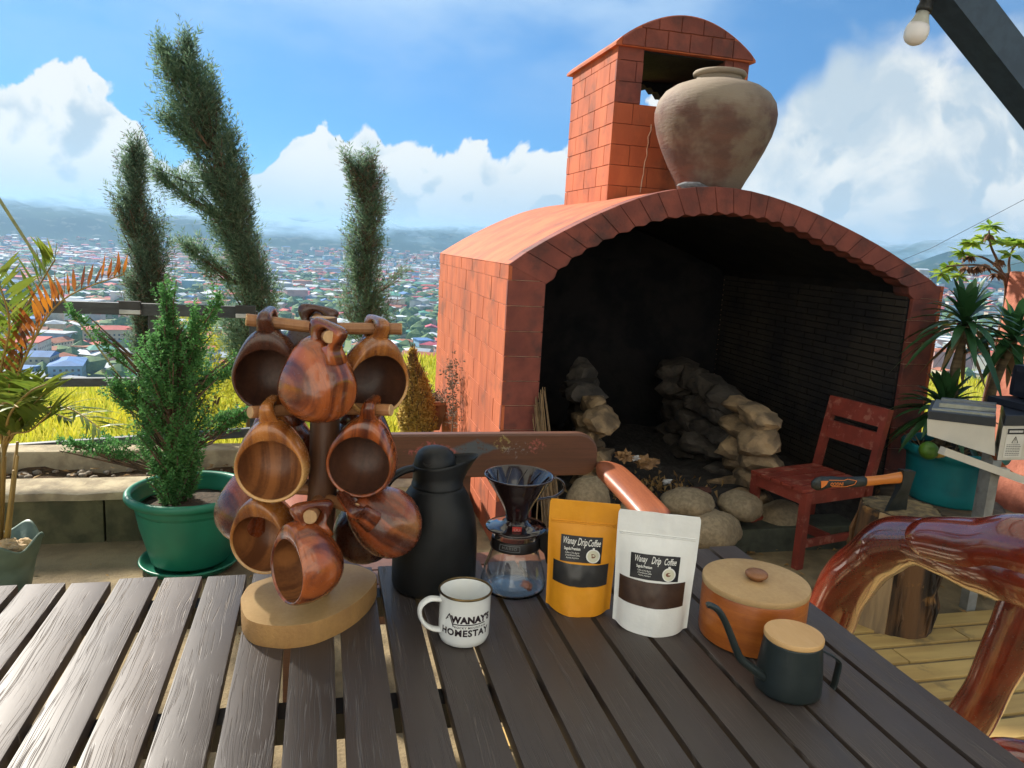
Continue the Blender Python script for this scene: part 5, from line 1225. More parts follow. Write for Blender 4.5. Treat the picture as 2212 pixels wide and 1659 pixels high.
limb('back_leg', [(1.95, .9, 0), (1.95, .9, .3), (1.9, .85, .8)], [.05, .045, .04], 6)
# ================================================================== SHELTER: slanting beam with bulb, and an added unseen roof shaping the table's light
mk('steel_beam', (.028, .052, .085), (.020, .038, .065), sc_=30, rough=.55); mk('added_roof_sheet', (.76, .75, .70), (.72, .71, .66), sc_=6, rough=.5, trans=.85)
p0, p1 = PY(2067, 0, 2.0), PY(2212, 185, 2.0); dr = (p1 - p0).normalized()
tp_ = p0 - dr * ((3.26 - p0.z) / -dr.z); lo = p0 + dr * 1.95
sh = thing('shelter', 'shelter with dark blue slanting steel beam and an added unseen roof diffusing light over the table', 'shelter', (lo.x, 2.0, 0))
L_ = Vector((lo.x, 2.0, 0))
mb = MB(); mb.bar(tp_ - L_, lo - L_ + dr * .1, .10, .098); obj('beam', mb, 'steel_beam', sh)
RX0, RX1, RY0, RY1, RZ = -2.09, 2.75, -.35, 4.45, 3.26
mb = MB(); n_ = 60
for i in range(n_):
    a, b = lerp(RX0, RX1, i / n_), lerp(RX0, RX1, (i + 1) / n_); za, zb = RZ + .05 + .008 * math.sin(i * 1.7), RZ + .05 + .008 * math.sin((i + 1) * 1.7)
    mb.hexa([(a, RY0, za), (b, RY0, zb), (b, RY1, zb), (a, RY1, za), (a, RY0, za + .004), (b, RY0, zb + .004), (b, RY1, zb + .004), (a, RY1, za + .004)])
mb.v = [(x - L_.x, y - L_.y, z) for x, y, z in mb.v]; obj('added_roof_sheet', mb, 'added_roof_sheet', sh)
for y in (RY0 + .05, .9, 2.0, 3.3, RY1 - .05): obj('rafter', MB().box(RX0 - L_.x, RX1 - L_.x, y - .03 - L_.y, y + .03 - L_.y, RZ - .04, RZ + .04), 'steel_beam', sh)
for x, y in ((lo.x + .05, 2.0), (lo.x + .05, -.3), (RX0 + .05, -.3)): obj('post', MB().box(x - .05 - L_.x, x + .05 - L_.x, y - .05 - L_.y, y + .05 - L_.y, 0, RZ - .042), 'steel_beam', sh)
obj('edge_beam', MB().box(RX1 - .06 - L_.x, lo.x + .1 - L_.x, -.05, .05, RZ - .14, RZ - .045), 'steel_beam', sh)
mk('bulb_white', (.72, .70, .72), (.68, .66, .68), sc_=10, rough=.35, sss=.3); mk('bulb_neck', (.50, .50, .44), rough=.4); mk('socket_black', (.012, .014, .016), rough=.5)
bp = PY(1977, 78, 2.0); bt = PY(2005, -5, 2.0); dn = (bp - bt).normalized()
bl = thing('light_bulb', 'unlit white globe bulb hanging from the slanting steel beam', 'light bulb', bt)
ax_ = dn.to_track_quat('Z', 'Y').to_matrix(); s_ = (bp - bt).length
def lathe_along(prof, n=24): mb = MB().lathe(prof, n); mb.v = [tuple(ax_ @ Vector(v)) for v in mb.v]; return mb
obj('socket', lathe_along([(.0, -.09), (.012, -.09), (.019, -.04), (.019, .02), (.022, .03), (.021, .042), (0, .042)]), 'socket_black', bl, smooth=True)
obj('neck', lathe_along([(0, .042), (.017, .042), (.021, .06), (.028, .078), (.030, .082)]), 'bulb_neck', bl, smooth=True)
obj('globe', lathe_along([(.0295, .080), (.0325, .09), (.0335, .102), (.031, .116), (.024, .127), (.012, .134), (0, .136)]), 'bulb_white', bl, smooth=True)

# ================================================================== TABLE
def board_mat():
    m = bpy.data.materials.new('deck_board'); m.use_nodes = True; MATS['deck_board'] = m
    t = NT(m.node_tree); bs = t.n['Principled BSDF']
    co = t.new('ShaderNodeTexCoord').outputs['Object']; oi = t.new('ShaderNodeObjectInfo')
    k = t.math('MULTIPLY', oi.outputs['Random'], 53.); cv = t.new('ShaderNodeCombineXYZ'); t.put(cv.inputs[0], k); t.put(cv.inputs[1], t.math('MULTIPLY', k, 1.7)); co2 = t.vmath('ADD', co, cv.outputs[0])
    # long embossed grain grooves that start, bend and stop
    bend = t.noise(t.vmath('MULTIPLY', co2, (9, 3.2, 1)), 1., 2, .5)
    off = t.new('ShaderNodeCombineXYZ'); t.put(off.inputs[0], t.math('MULTIPLY', t.math('SUBTRACT', bend, .5), .030))
    co3 = t.vmath('ADD', co2, off.outputs[0])
    g1 = t.noise(t.vmath('MULTIPLY', co3, (190, 3.0, 1)), 1., 1.5, .5)
    g2 = t.noise(t.vmath('MULTIPLY', co3, (330, 9.0, 1)), 1., 1., .5)
    lin = t.rng(t.math('ABSOLUTE', t.math('SUBTRACT', g1, .52)), .0, .030, 1., 0.)
    lin2 = t.math('MULTIPLY', t.rng(g2, .66, .72), .7)
    gr_ = t.math('MAXIMUM', lin, lin2)
    patch = t.rng(t.noise(t.vmath('MULTIPLY', co2, (26, 5, 1)), 1., 2, .5), .40, .56); gr_ = t.math('MULTIPLY', gr_, patch)
    n = t.noise(t.vmath('MULTIPLY', co2, (40, 6, 10)), 1., 4, .6)
    col = t.mix(n, (.072, .054, .046), (.044, .033, .028)); col = t.mix(t.math('MULTIPLY', gr_, .75), col, (.165, .138, .118))
    dust = t.rng(t.noise(co2, 130, 3, .6), .66, .74); col = t.mix(t.math('MULTIPLY', dust, .10), col, (.22, .19, .16))
    k2 = t.math('MULTIPLY_ADD', oi.outputs['Random'], .3, .85); cc = t.new('ShaderNodeCombineXYZ'); [t.put(cc.inputs[i], k2) for i in range(3)]
    t.put(bs.inputs['Base Color'], t.mix(1., col, cc.outputs[0], 'MULTIPLY'))
    wear = t.noise(co2, 7, 4, .6)
    t.put(bs.inputs['Roughness'], t.math('ADD', t.rng(wear, .3, .7, .44, .54, False), t.math('MULTIPLY', gr_, .35)))
    bs.inputs['Specular IOR Level'].default_value = .6
    b = t.new('ShaderNodeBump'); b.inputs['Distance'].default_value = .0014; b.inputs['Strength'].default_value = .8; t.put(b.inputs['Height'], t.math('SUBTRACT', t.math('MULTIPLY', n, .15), gr_)); t.l.new(b.outputs[0], bs.inputs['Normal'])
board_mat()
mk('frame_black', (.012, .012, .013), rough=.5)
TZ = .75; TO = Vector((.0, .9, 0))
tb = thing('table', 'slatted outdoor table of dark brown composite deck boards', 'table', TO)
gaps = [-.567, -.447, -.326, -.2005, -.077, .045, .165, .272, .384, .503, .619]
gaps = [-.567 - .1186 * k for k in range(5, 0, -1)] + gaps + [.619 + .1166 * k for k in range(1, 8)]
gaps = [v * .65 for v in gaps]; q = random.Random(21)
for a, b in zip(gaps, gaps[1:]):
    fe = 1.437 + .0 * a + q.uniform(-.006, .008) + (.02 if a > .2 else 0) * min(1, (a - .2) / .6)
    hw = (b - a) / 2 - (.0058 if a < .15 else .0045); mb = MB(); mb.box(-hw, hw, .22 - .9, fe - .9, -.011, .011, .0028)
    o = obj('board', mb, 'deck_board', tb, auto=40); o.location = ((a + b) / 2 - TO.x, 0, TZ - .011); o.rotation_euler = (q.uniform(-.0012, .0012), q.uniform(-.008, .008), q.uniform(-.0015, .0015))
for y in (1.375, 1.02, .62, .3): obj('cross_bar', MB().box(gaps[0] + .02, gaps[-1] - .02, y - .9 - .02, y - .9 + .02, TZ - .065, TZ - .0245), 'frame_black', tb)
for x in (gaps[0] + .07, gaps[-1] - .07):
    for y in (1.36, .32): obj('leg', MB().box(x - .025, x + .025, y - .9 - .025, y - .9 + .025, 0, TZ - .066, .003), 'frame_black', tb)
for x in (gaps[0] + .07, gaps[-1] - .07): obj('side_bar', MB().box(x - .02, x + .02, .345 - .9, 1.335 - .9, TZ - .106, TZ - .067), 'frame_black', tb)

# ================================================================== CUP STAND
wood('stand_slab', (.62, .40, .165), (.48, .285, .105), ring=5, dist=5, rough=.55, objrand=0, wamt=.12); wood('stand_bark', (.50, .28, .09), (.34, .18, .065), wamt=.1, ring=12, dist=4, rough=.7, objrand=0, bump=.002); wood('stand_post', (.16, .075, .035), (.09, .04, .022), ring=18, dist=4, rough=.45, axis='X', stretch=(1, 1, .3))
wood('peg_wood', (.40, .19, .075), (.28, .12, .05), ring=30, dist=3, rough=.5); wood('peg_end', (.58, .36, .17), (.45, .26, .12), ring=60, dist=2, rough=.6)
SX, SY = .0, 1.262
cs = thing('cup_stand', 'wooden cup tree with pegs on an oval live-edge slab', 'cup stand', (SX, SY, TZ))
ol = []
ctr = Vector((-.018, 1.262))
pts_ = [PZ(520, 1290, .79), PZ(532, 1335, .79), PZ(600, 1352, .79), PZ(690, 1340, .79), PZ(770, 1300, .79), PZ(812, 1255, .79), PZ(805, 1235, .79), PZ(760, 1218, .79), PZ(690, 1216, .79), PZ(600, 1240, .79), PZ(540, 1262, .79)]
cl_ = [Vector((p.x - SX, p.y - SY, 0)) for p in pts_]; cl_ = catmull3(cl_ + [cl_[0]], 7)[:-1]
mb = MB(); k = len(cl_); ri = []
for z, sc__ in ((.0, .985), (.006, 1.0), (.034, 1.005), (.0395, .995)):
    for i, p in enumerate(cl_): w_ = 1 + .012 * noise.noise(Vector((p.x * 40, p.y * 40, z * 60))); mb.v.append((p.x * sc__ * w_, p.y * sc__ * w_, z))
for r_ in range(3):
    for i in range(k): mb.f.append((r_ * k + i, r_ * k + (i + 1) % k, (r_ + 1) * k + (i + 1) % k, (r_ + 1) * k + i)); mb.mi.append(1)
mb.f.append(tuple(range(k - 1, -1, -1))); mb.mi.append(0); mb.f.append(tuple(range(3 * k, 4 * k))); mb.mi.append(0)
obj('base_slab', mb, ['stand_slab', 'stand_bark'], cs, auto=50)
TOPZ = 1.262 - TZ
mb = MB(); mb.tube([(-.012, 0, .036), (-.006, .002, .12), (.002, -.004, .22), (.006, .003, .33), (.004, 0, .43), (.002, 0, TOPZ + .006)], [.030, .026, .025, .024, .023, .022], 14, noise_=.14, ns=30); obj('post', mb, 'stand_post', cs, smooth=True)
obj('post_top', MB().lathe([(0, TOPZ + .0068), (.019, TOPZ + .0064), (.021, TOPZ + .003)], 20, c=(.002, 0, 0)), 'peg_end', cs, smooth=True)
T1, T2, T3_ = 1.250 - TZ, 1.117 - TZ, .962 - TZ
def peg(a, b, r_=.0098):
    a, b = Vector(a), Vector(b); mb = MB(); d = (b - a).normalized(); mb.tube([a, b - d * .002], r_, 12); o = obj('peg', mb, 'peg_wood', cs, smooth=False); mb = MB(); mb.tube([b - d * .0018, b], [r_ * .995, r_ * .9], 12); obj('peg_tip', mb, 'peg_end', o)
peg((0, 0, T1), (-.118, -.012, T1 + .012)); peg((0, 0, T1), (.128, -.010, T1 + .004)); peg((0, 0, T1 - .010), (.010, -.125, T1 + .002)); peg((0, 0, T1 - .006), (-.01, .12, T1 + .012))
peg((0, 0, T2), (-.108, -.068, T2 + .008)); peg((0, 0, T2), (.110, -.060, T2 + .010)); peg((0, 0, T2 - .016), (-.08, .085, T2)); peg((0, 0, T2 - .016), (.08, .085, T2))
peg((0, 0, T3_), (-.0165, -.118, T3_ + .008), .0115); peg((0, 0, T3_), (.055, -.10, T3_ + .012)); peg((0, 0, T3_ + .012), (-.112, .004, T3_ + .02)); peg((0, 0, T3_ + .012), (-.125, .105, T3_ + .03)); peg((0, 0, T3_ - .01), (.095, .06, T3_))
# cups
wood('cup_dark', (.10, .030, .014), (.030, .011, .008), ring=16, dist=5, rough=.28, coat=.25, sap=(.42, .19, .07), sapdir=(-.75, -.5, .1), saplo=.030, saphi=.055, axis='Y')
wood('cup_red', (.40, .098, .022), (.10, .022, .009), ring=9, dist=6, rough=.22, coat=.6, axis='Y', wamt=.75)
wood('cup_tan', (.48, .18, .042), (.19, .058, .016), ring=9, dist=5, rough=.25, coat=.5, wamt=.70, axis='Y', sap=(.56, .31, .11), sapdir=(-.8, .0, .4), saplo=.015, saphi=.05)
wood('cup_mix', (.27, .062, .018), (.07, .018, .009), wamt=.75, ring=9, dist=6, rough=.26, coat=.4, axis='Y', sap=(.47, .22, .08), sapdir=(.1, .55, -.8), saplo=.005, saphi=.03)
wood('cup_in_dark', (.13, .052, .028), (.040, .018, .013), ring=8, dist=5, rough=.45, axis='Y'); wood('cup_in_tan', (.40, .16, .052), (.15, .055, .022), ring=8, dist=4, rough=.42, axis='Y', wamt=.8)
CRD = .0575; CHT = .085
def cup_mesh():
    out_ = [(.0, .0), (.026, .0), (.034, .003), (.044, .014), (.052, .030), (.0565, .048), (CRD, .062), (.0555, .078), (.0530, CHT - .001), (.0518, CHT), (.0500, CHT - .0005), (.0487, CHT - .003)]
    in_ = [(.0487, CHT - .003), (.0505, .070), (.0510, .058), (.048, .040), (.042, .025), (.032, .014), (.018, .009), (0, .008)]
    def pear(r, z, a):                                    # the wall swells towards the handle
        s_ = max(0., math.cos(a)); f_ = max(0., min(1., (r - .030) / .022)) * max(0., min(1., (z - .008) / .03))
        if r < .0512 and z > CHT - .004: f_ *= 0.
        return (r + (.018 * s_ ** 6 + .003 * s_ ** 2) * f_, z)
    return MB().lathe(out_, 64, mod=pear, cap=False), MB().lathe(in_, 64, cap=False)
oo, ii = cup_mesh()
def handle_mesh():
    """loop handle: plate in the XZ plane, hole along Y, thick at the bowl and thin at the tip"""
    hc = (CRD + .0265, .046)                                 # hole centre
    outl = [(CRD - .010, .010), (CRD + .006, .022), (CRD + .018, .022), (CRD + .032, .013), (CRD + .042, .010), (CRD + .048, .016), (CRD + .050, .040), (CRD + .050, .062), (CRD + .048, .076), (CRD + .041, .083), (CRD + .030, .080), (CRD + .018, .072), (CRD + .006, .073), (CRD - .010, .082)]
    c = [Vector((x, 0, z)) for x, z in outl]; c = catmull3(c + [c[0]], 4)[:-1]
    N_ = 56; ring = []
    for i in range(N_):
        a = 2 * math.pi * i / N_; d = Vector((math.cos(a), 0, math.sin(a))); best = None
        for p, q_ in zip(c, c[1:] + c[:1]):
            px, pz, qx, qz = p.x - hc[0], p.z - hc[1], q_.x - hc[0], q_.z - hc[1]; den = (qx - px) * d.z - (qz - pz) * d.x
            if abs(den) < 1e-9: continue
            s_ = (pz * d.x - px * d.z) / den
            if -1e-6 <= s_ <= 1 + 1e-6:
                t = (px + s_ * (qx - px)) * d.x + (pz + s_ * (qz - pz)) * d.z
                if t > 0 and (best is None or t > best): best = t
        hole = 1 / math.sqrt((math.cos(a) / .0122) ** 2 + (math.sin(a) / .0145) ** 2); ring.append((d, best or .03, hole))
    th = lambda x: lerp(.0200, .0080, max(0, min(1, (x - CRD + .012) / .06)))
    mb = MB(); levels = []
    for which, f in (('h', 1.), ('h', 1.), ('h', 1.)): pass
    def rowv(kind, inset, zf):
        r_ = []
        for d, o_, h_ in ring:
            rad = (o_ - inset) if kind == 'o' else (h_ + inset); x = hc[0] + d.x * rad; z = hc[1] + d.z * rad; r_.append((x, zf * th(x), z))
        return r_
    rows = [rowv('h', .0, -.55), rowv('h', .0, .55), rowv('h', .0035, 1.), rowv('o', .0045, 1.), rowv('o', .001, .62), rowv('o', 0, .0), rowv('o', .001, -.62), rowv('o', .0045, -1.), rowv('h', .0035, -1.)]
    for r_ in rows: mb.v += r_
    M_ = len(rows)
    for i in range(M_):
        j = (i + 1) % M_
        for k in range(N_): mb.f.append((i * N_ + k, i * N_ + (k + 1) % N_, j * N_ + (k + 1) % N_, j * N_ + k)); mb.mi.append(0)
    return mb
hm = handle_mesh(); HOOK = Vector((CRD + .0265 + .0122 - .0098, 0, .046))     # where the peg bears inside the hole
proto = {}
def cup(label, peg_pt, axis, outer_m, inner_m, roll=0., pitch=0., shift=0., up=(0, 0, 1)):
    """hang a cup by its handle: local X up, local Z (mouth) along axis"""
    z = Vector(axis).normalized(); x = Vector(up); x = (x - z * x.dot(z)).normalized(); y = z.cross(x)
    Mr = Matrix((x, y, z)).transposed().to_4x4() @ Matrix.Rotation(pitch, 4, 'Y') @ Matrix.Rotation(roll, 4, 'Z')
    hook = Mr.to_3x3() @ (HOOK + Vector((0, 0, shift))); pos = Vector(peg_pt) - hook
    t0 = thing('wooden_cup', label, 'cup', group='wooden cups on the stand', mat4=Matrix.Translation(pos) @ Mr)
    key = (outer_m, inner_m)
    if key not in proto:
        a = obj('bowl', oo, outer_m, t0, smooth=True); b = obj('inner_wall', ii, inner_m, a, smooth=True); c = obj('handle', hm, outer_m, t0, smooth=True); proto[key] = (a, b, c)
    else:
        a0_, b0_, c0_ = proto[key]; a = a0_.copy(); COL.objects.link(a); a.parent = t0; b = b0_.copy(); COL.objects.link(b); b.parent = a; c = c0_.copy(); COL.objects.link(c); c.parent = t0
    return t0
W3 = lambda x, y, z: (SX + x, SY + y, TZ + z)
cup('wooden cup with almost black hollow hanging at the top beside the leaning cypress', W3(-.085, -.008, T1 + .010), (-.12, -.98, -.10), 'cup_dark', 'cup_in_dark', .05)
cup('reddish wooden cup turned bottom outwards on the top front peg', W3(.008, -.100, T1 + .002), (-.62, .72, .18), 'cup_red', 'cup_in_dark', -.03)
cup('two-toned wooden cup with brown hollow on the top peg nearest the fireplace', W3(.086, -.008, T1 + .003), (.30, -.95, -.05), 'cup_tan', 'cup_in_dark', -.08)
cup('wooden cup behind the top of the stand with only its handle showing', W3(-.008, .085, T1 + .009), (-.9, .4, .1), 'cup_dark', 'cup_in_dark')
cup('pale tan wooden cup with striped brown hollow on the middle tier', W3(-.078, -.049, T2 + .006), (-.16, -.98, -.06), 'cup_tan', 'cup_in_tan', .06)
cup('glossy red-brown wooden cup on the middle tier next to the thermos', W3(.078, -.0425, T2 + .007), (-.26, -.96, -.03), 'cup_red', 'cup_in_dark', -.12)
cup('dark wooden cup hidden behind the middle tier facing the planter', W3(-.062, .066, T2 - .003), (-.8, .6, 0), 'cup_mix', 'cup_in_dark')
cup('dark wooden cup hidden behind the middle tier facing the fireplace', W3(.062, .066, T2 - .003), (.7, .7, 0), 'cup_mix', 'cup_in_dark')
cup('tan wooden cup with brown hollow low on the stand near the green pot', W3(-.092, .003, T3_ + .0185), (-.42, -.88, -.06), 'cup_tan', 'cup_in_tan', .10)
cup('glossy striped wooden cup side-on, low in front, nearly touching the base slab', W3(-.0135, -.096, T3_ + .006), (-.86, -.50, .05), 'cup_red', 'cup_in_tan', .0)
cup('wooden cup showing its pale round bottom low beside the thermos', W3(.050, -.080, T3_ + .011), (-.30, .92, .22), 'cup_mix', 'cup_in_dark', 0., up=(-.72, -.1, .55))
cup('grey-brown wooden cup low at the back of the stand above the green pot', W3(-.105, .0882, T3_ + .027), (-.55, .83, .05), 'cup_mix', 'cup_in_dark', .15)
cup('dark wooden cup low at the back of the stand behind the one showing its bottom', W3(.075, .047, T3_ - .002), (.5, .86, 0), 'cup_dark', 'cup_in_dark')

# ================================================================== THERMOS
mk('thermos_matte', (.006, .007, .008), (.009, .010, .011), sc_=40, rough=.5, bump=.0002, bsc=400, spec=.35)
th = thing('thermos', 'matte black thermos jug with pouring lip and domed lid', 'thermos', (.213, 1.352, TZ))
obj('body', MB().lathe([(0, 0), (.074, 0), (.079, .004), (.0805, .012), (.0805, .06), (.0795, .10), (.076, .130), (.069, .158), (.060, .180), (.052, .193), (.0475, .200)], 56), 'thermos_matte', th, smooth=True)
def coll(r, z, a):
    s_ = max(0, math.cos(a - .0)) ; k_ = max(0, (z - .205) / .04)
    lip = (s_ ** 10) * .030 * k_ ** 1.2
    return (r + lip, z + (.006 * math.cos(a) * k_) + (s_ ** 10) * .006 * k_)
collar = [(.0480, .196), (.0490, .200), (.0485, .2035), (.0470, .2045), (.0465, .222), (.0468, .238), (.0475, .243), (.0462, .245), (.0445, .241), (.043, .230), (.0, .228)]
obj('collar', MB().lathe(collar, 64, mod=coll), 'thermos_matte', th, smooth=True)
mb = MB(); dom = [(.0395, .2355), (.0398, .244), (.0378, .256), (.0330, .2665), (.024, .274), (.012, .278), (0, .279)]
mb.lathe(dom, 40, c=(-.006, 0, -.004)); lid = obj('lid', mb, 'thermos_matte', th, smooth=True)
mb = MB(); mb.lathe([(0, 0), (.007, 0), (.0085, .001), (.0085, .003), (0, .003)], 20); Mx = Vector((-.45, -.75, .48)).normalized().to_track_quat('Z', 'Y').to_matrix(); mb.v = [tuple(Mx @ Vector(v) + Vector((-.0235, -.0285, .2515))) for v in mb.v]; obj('lid_button', mb, 'frame_black', lid)
hpts = catmull3([(-.044, 0, .232), (-.066, -.004, .228), (-.090, -.008, .212), (-.103, -.01, .182), (-.103, -.01, .145), (-.092, -.008, .112), (-.075, -.004, .095)], 6)
obj('handle', MB().tube(hpts, [.0105] * len(hpts), 12, flat=.62, up=(0, 1, 0)), 'thermos_matte', th, smooth=True)

# ================================================================== CARAFE + DRIPPER
def glass_mat(name, col, rough=0.02):
    m = bpy.data.materials.new(name); m.use_nodes = True; MATS[name] = m; t = NT(m.node_tree); bs = t.n['Principled BSDF']
    bs.inputs['Base Color'].default_value = (*col, 1); bs.inputs['Roughness'].default_value = rough; bs.inputs['Transmission Weight'].default_value = 1; bs.inputs['IOR'].default_value = 1.47
glass_mat('clear_glass', (.97, .98, .97))
mk('band_black', (.013, .011, .011), rough=.38); mk('band_print', (.16, .17, .18), rough=.5)
cf = thing('carafe', 'glass coffee server with black neck band and handle', 'carafe', (.362, 1.316, TZ))
g_o = [(.0, .003), (.030, .003), (.046, .001), (.056, .0005), (.0615, .004), (.0635, .012), (.0625, .022), (.057, .042), (.0505, .062), (.0455, .078), (.0425, .090), (.0418, .100), (.0440, .114), (.0462, .122)]
g_i = [(.0447, .122), (.0425, .114), (.0403, .100), (.0410, .090), (.0440, .078), (.049, .062), (.0555, .042), (.0610, .022), (.0620, .012), (.060, .006), (.050, .0035), (.03, .0055), (.0, .0055)]
obj('glass_body', MB().lathe(g_o + g_i, 64), 'clear_glass', cf, smooth=True)
mb = MB().lathe([(.0432, .0865), (.0475, .086), (.0480, .088), (.0455, .104), (.0448, .106), (.0422, .1055)], 56, close=True); band = obj('neck_band', mb, 'band_black', cf, smooth=True)
mb = MB(); vs_, fs = text_mesh('HARIO', .008, align='CENTER', spacing=1.3)
ca = R(-118)
for v in vs_: pass
def on_cyl(vs_, fs, rfun, a0_, zc, off=.0004):
    m2 = MB(); m2.add([((rfun(zc + v.y) + off) * math.cos(a0_ + v.x / rfun(zc)), (rfun(zc + v.y) + off) * math.sin(a0_ + v.x / rfun(zc)), zc + v.y) for v in vs_], fs); return m2
rb_ = lambda z: lerp(.0480, .0455, (z - .088) / .016)
obj('band_lettering', on_cyl(vs_, fs, rb_, ca, .0965), 'band_print', band, recalc=False)
mb = MB(); fr_ = []
for s1, s2 in (((-.020, -.0052), (.020, -.0052)), ((.020, -.0052), (.020, .0052)), ((.020, .0052), (-.020, .0052)), ((-.020, .0052), (-.020, -.0052))):
    for i in range(8):
        x0, y0 = lerp(s1[0], s2[0], i / 8), lerp(s1[1], s2[1], i / 8); x1, y1 = lerp(s1[0], s2[0], (i + 1) / 8), lerp(s1[1], s2[1], (i + 1) / 8)
        f_ = lambda x, y: Vector(((rb_(.0965 + y) + .0003) * math.cos(ca + x / .047), (rb_(.0965 + y) + .0003) * math.sin(ca + x / .047), .0965 + y)); mb.bar(f_(x0, y0), f_(x1, y1), .0007, .0007)
obj('band_outline', mb, 'band_print', band)
hd_ = R(-12); hx = Vector((math.cos(hd_), math.sin(hd_), 0)); hn = Vector((-hx.y, hx.x, 0))
wedge = [(.044, .118), (.078, .121), (.084, .118), (.085, .108), (.080, .088), (.071, .060), (.066, .052), (.061, .056), (.056, .075), (.0465, .084)]
mb = MB(); mb.prism(wedge, (0, 0, 0), hx, (0, 0, 1), hn, -.011, .011); o = obj('handle', mb, 'band_black', cf); m_ = o.modifiers.new('edge', 'BEVEL'); m_.width = .003; m_.segments = 3
mk('dripper_plastic', (.020, .010, .010), (.016, .009, .009), sc_=10, rough=.10, coat=.5, spec=.6); mk('red_emblem', (.55, .05, .04), rough=.5); mk('emblem_light', (.75, .50, .45), rough=.5)
DZ = TZ + .1215
dp = thing('dripper', 'glossy dark brown cone dripper with loop handle sitting on the glass server', 'dripper', (.362, 1.316, DZ))
obj('base_plate', MB().lathe([(.020, .001), (.040, .0), (.0445, -.004), (.0440, -.0005), (.056, .0008), (.0585, .0025), (.0575, .0042), (.045, .006), (.030, .0085), (.024, .013), (.020, .02)], 64), 'dripper_plastic', dp, smooth=True)
cone_o = [(.0205, .012), (.0225, .03), (.0245, .036), (.034, .055), (.048, .078), (.0625, .1005), (.0655, .1035), (.0655, .1055), (.0635, .106)]
cone_i = [(.0615, .1035), (.046, .079), (.031, .055), (.019, .036), (.008, .022), (0, .022)]
mb = MB().lathe(cone_o + cone_i, 64); cn = obj('cone', mb, 'dripper_plastic', dp, smooth=True)
for i in range(12):
    a = i * math.pi / 6; pr = []
    for r_, z, da in ((.0585, .100, .0), (.046, .0805, .22), (.034, .0615, .45), (.022, .0425, .7)): pr.append((r_ * math.cos(a + da), r_ * math.sin(a + da), z))
    obj('rib', MB().tube(pr, .0011, 5), 'dripper_plastic', cn)
hx2 = Vector((math.cos(R(-6)), math.sin(R(-6)), 0))
hp_ = catmull3([hx2 * .061 + Vector((0, 0, .098)), hx2 * .074 + Vector((0, 0, .099)), hx2 * .086 + Vector((0, 0, .090)), hx2 * .087 + Vector((0, 0, .076)), hx2 * .074 + Vector((0, 0, .064)), hx2 * .058 + Vector((0, 0, .060)), hx2 * .036 + Vector((0, 0, .056))], 6)
obj('handle', MB().tube(hp_, [.0048] * len(hp_), 10, flat=.5, up=(-hx2.y, hx2.x, 0)), 'dripper_plastic', dp, smooth=True)
ea = math.atan2(-1.316, -.362) + .05; er = lambda z: .0235
ed = Vector((math.cos(ea), math.sin(ea), 0)); en = Vector((-ed.y, ed.x, 0))
mb = MB(); mb.obox(ed * .0375 + Vector((0, 0, .0105)), en, (ed * .28 + Vector((0, 0, 1))).normalized(), (ed - Vector((0, 0, .28))).normalized(), .0085, .0055, .0012)
pad = obj('emblem', mb, 'red_emblem', dp); mb = MB()
for s1 in (-1, 1): mb.tube([ed * .0392 + en * (s1 * .003) + en * (.0026 * math.cos(a)) + Vector((0, 0, .0108 + .0026 * math.sin(a))) for a in [k * math.pi / 6 for k in range(13)]], .0004, 4, cap=False)
obj('emblem_mark', mb, 'emblem_light', pad)

# ================================================================== ENAMEL MUG
mk('enamel', (.84, .85, .82), (.80, .82, .80), sc_=6, rough=.16, spec=.5, coat=.3); mk('mug_rim', (.20, .13, .05), (.09, .07, .04), sc_=40, rough=.28, metal=.8); mk('mug_ink', (.018, .008, .014), rough=.4)
MC = Vector((.234, 1.142, TZ)); mg = thing('enamel_mug', 'white enamel mug with brassy rim and dark homestay lettering', 'mug', MC)
MR, MH = .0425, .088
obj('body', MB().lathe([(0, .002), (.030, .001), (.034, 0), (.0395, .004), (.0425, .013), (MR, .04), (MR, MH - .004), (.0435, MH - .001), (.0425, MH - .0005), (.0412, MH - .004), (.0410, .04), (.0405, .015), (.036, .006), (0, .004)], 64), 'enamel', mg, smooth=True)
obj('rim', MB().lathe([(.0415, MH - .002), (.0432, MH - .0028), (.0445, MH - .0015), (.0446, MH + .0005), (.0432, MH + .0015), (.0415, MH + .001)], 56, close=True), 'mug_rim', mg, smooth=True)
toc = math.atan2(-MC.y, -MC.x); hdir = toc - R(74); hv = Vector((math.cos(hdir), math.sin(hdir), 0))
hp_ = catmull3([hv * .0415 + Vector((0, 0, .074)), hv * .060 + Vector((0, 0, .076)), hv * .074 + Vector((0, 0, .066)), hv * .0755 + Vector((0, 0, .050)), hv * .068 + Vector((0, 0, .034)), hv * .055 + Vector((0, 0, .024)), hv * .0415 + Vector((0, 0, .020))], 7)
obj('handle', MB().tube(hp_, [.0085] * len(hp_), 12, flat=.42, up=Vector((-hv.y, hv.x, 0))), 'enamel', mg, smooth=True)
rm = lambda z: MR; ta = toc + R(3)
def mug_text(txt, size, xc, zc, off=.0006, sp=1., sx=1.):
    vs_, fs = text_mesh(txt, size, offset=off, spacing=sp); vs_ = [Vector((v.x * sx + xc, v.y, 0)) for v in vs_]; obj('lettering', on_cyl(vs_, fs, rm, ta, zc, .0004), 'mug_ink', mg, recalc=False)
mug_text("WANAY'S", .0155, .0115, .0525, .0009, 1.06, 1.0); mug_text('ROCKY MOUNTAIN', .0050, .0095, .0398, .0001, 1.15, 1.1); mug_text('HOMESTAY', .0155, .0005, .0298, .0006, 1.12, 1.0)
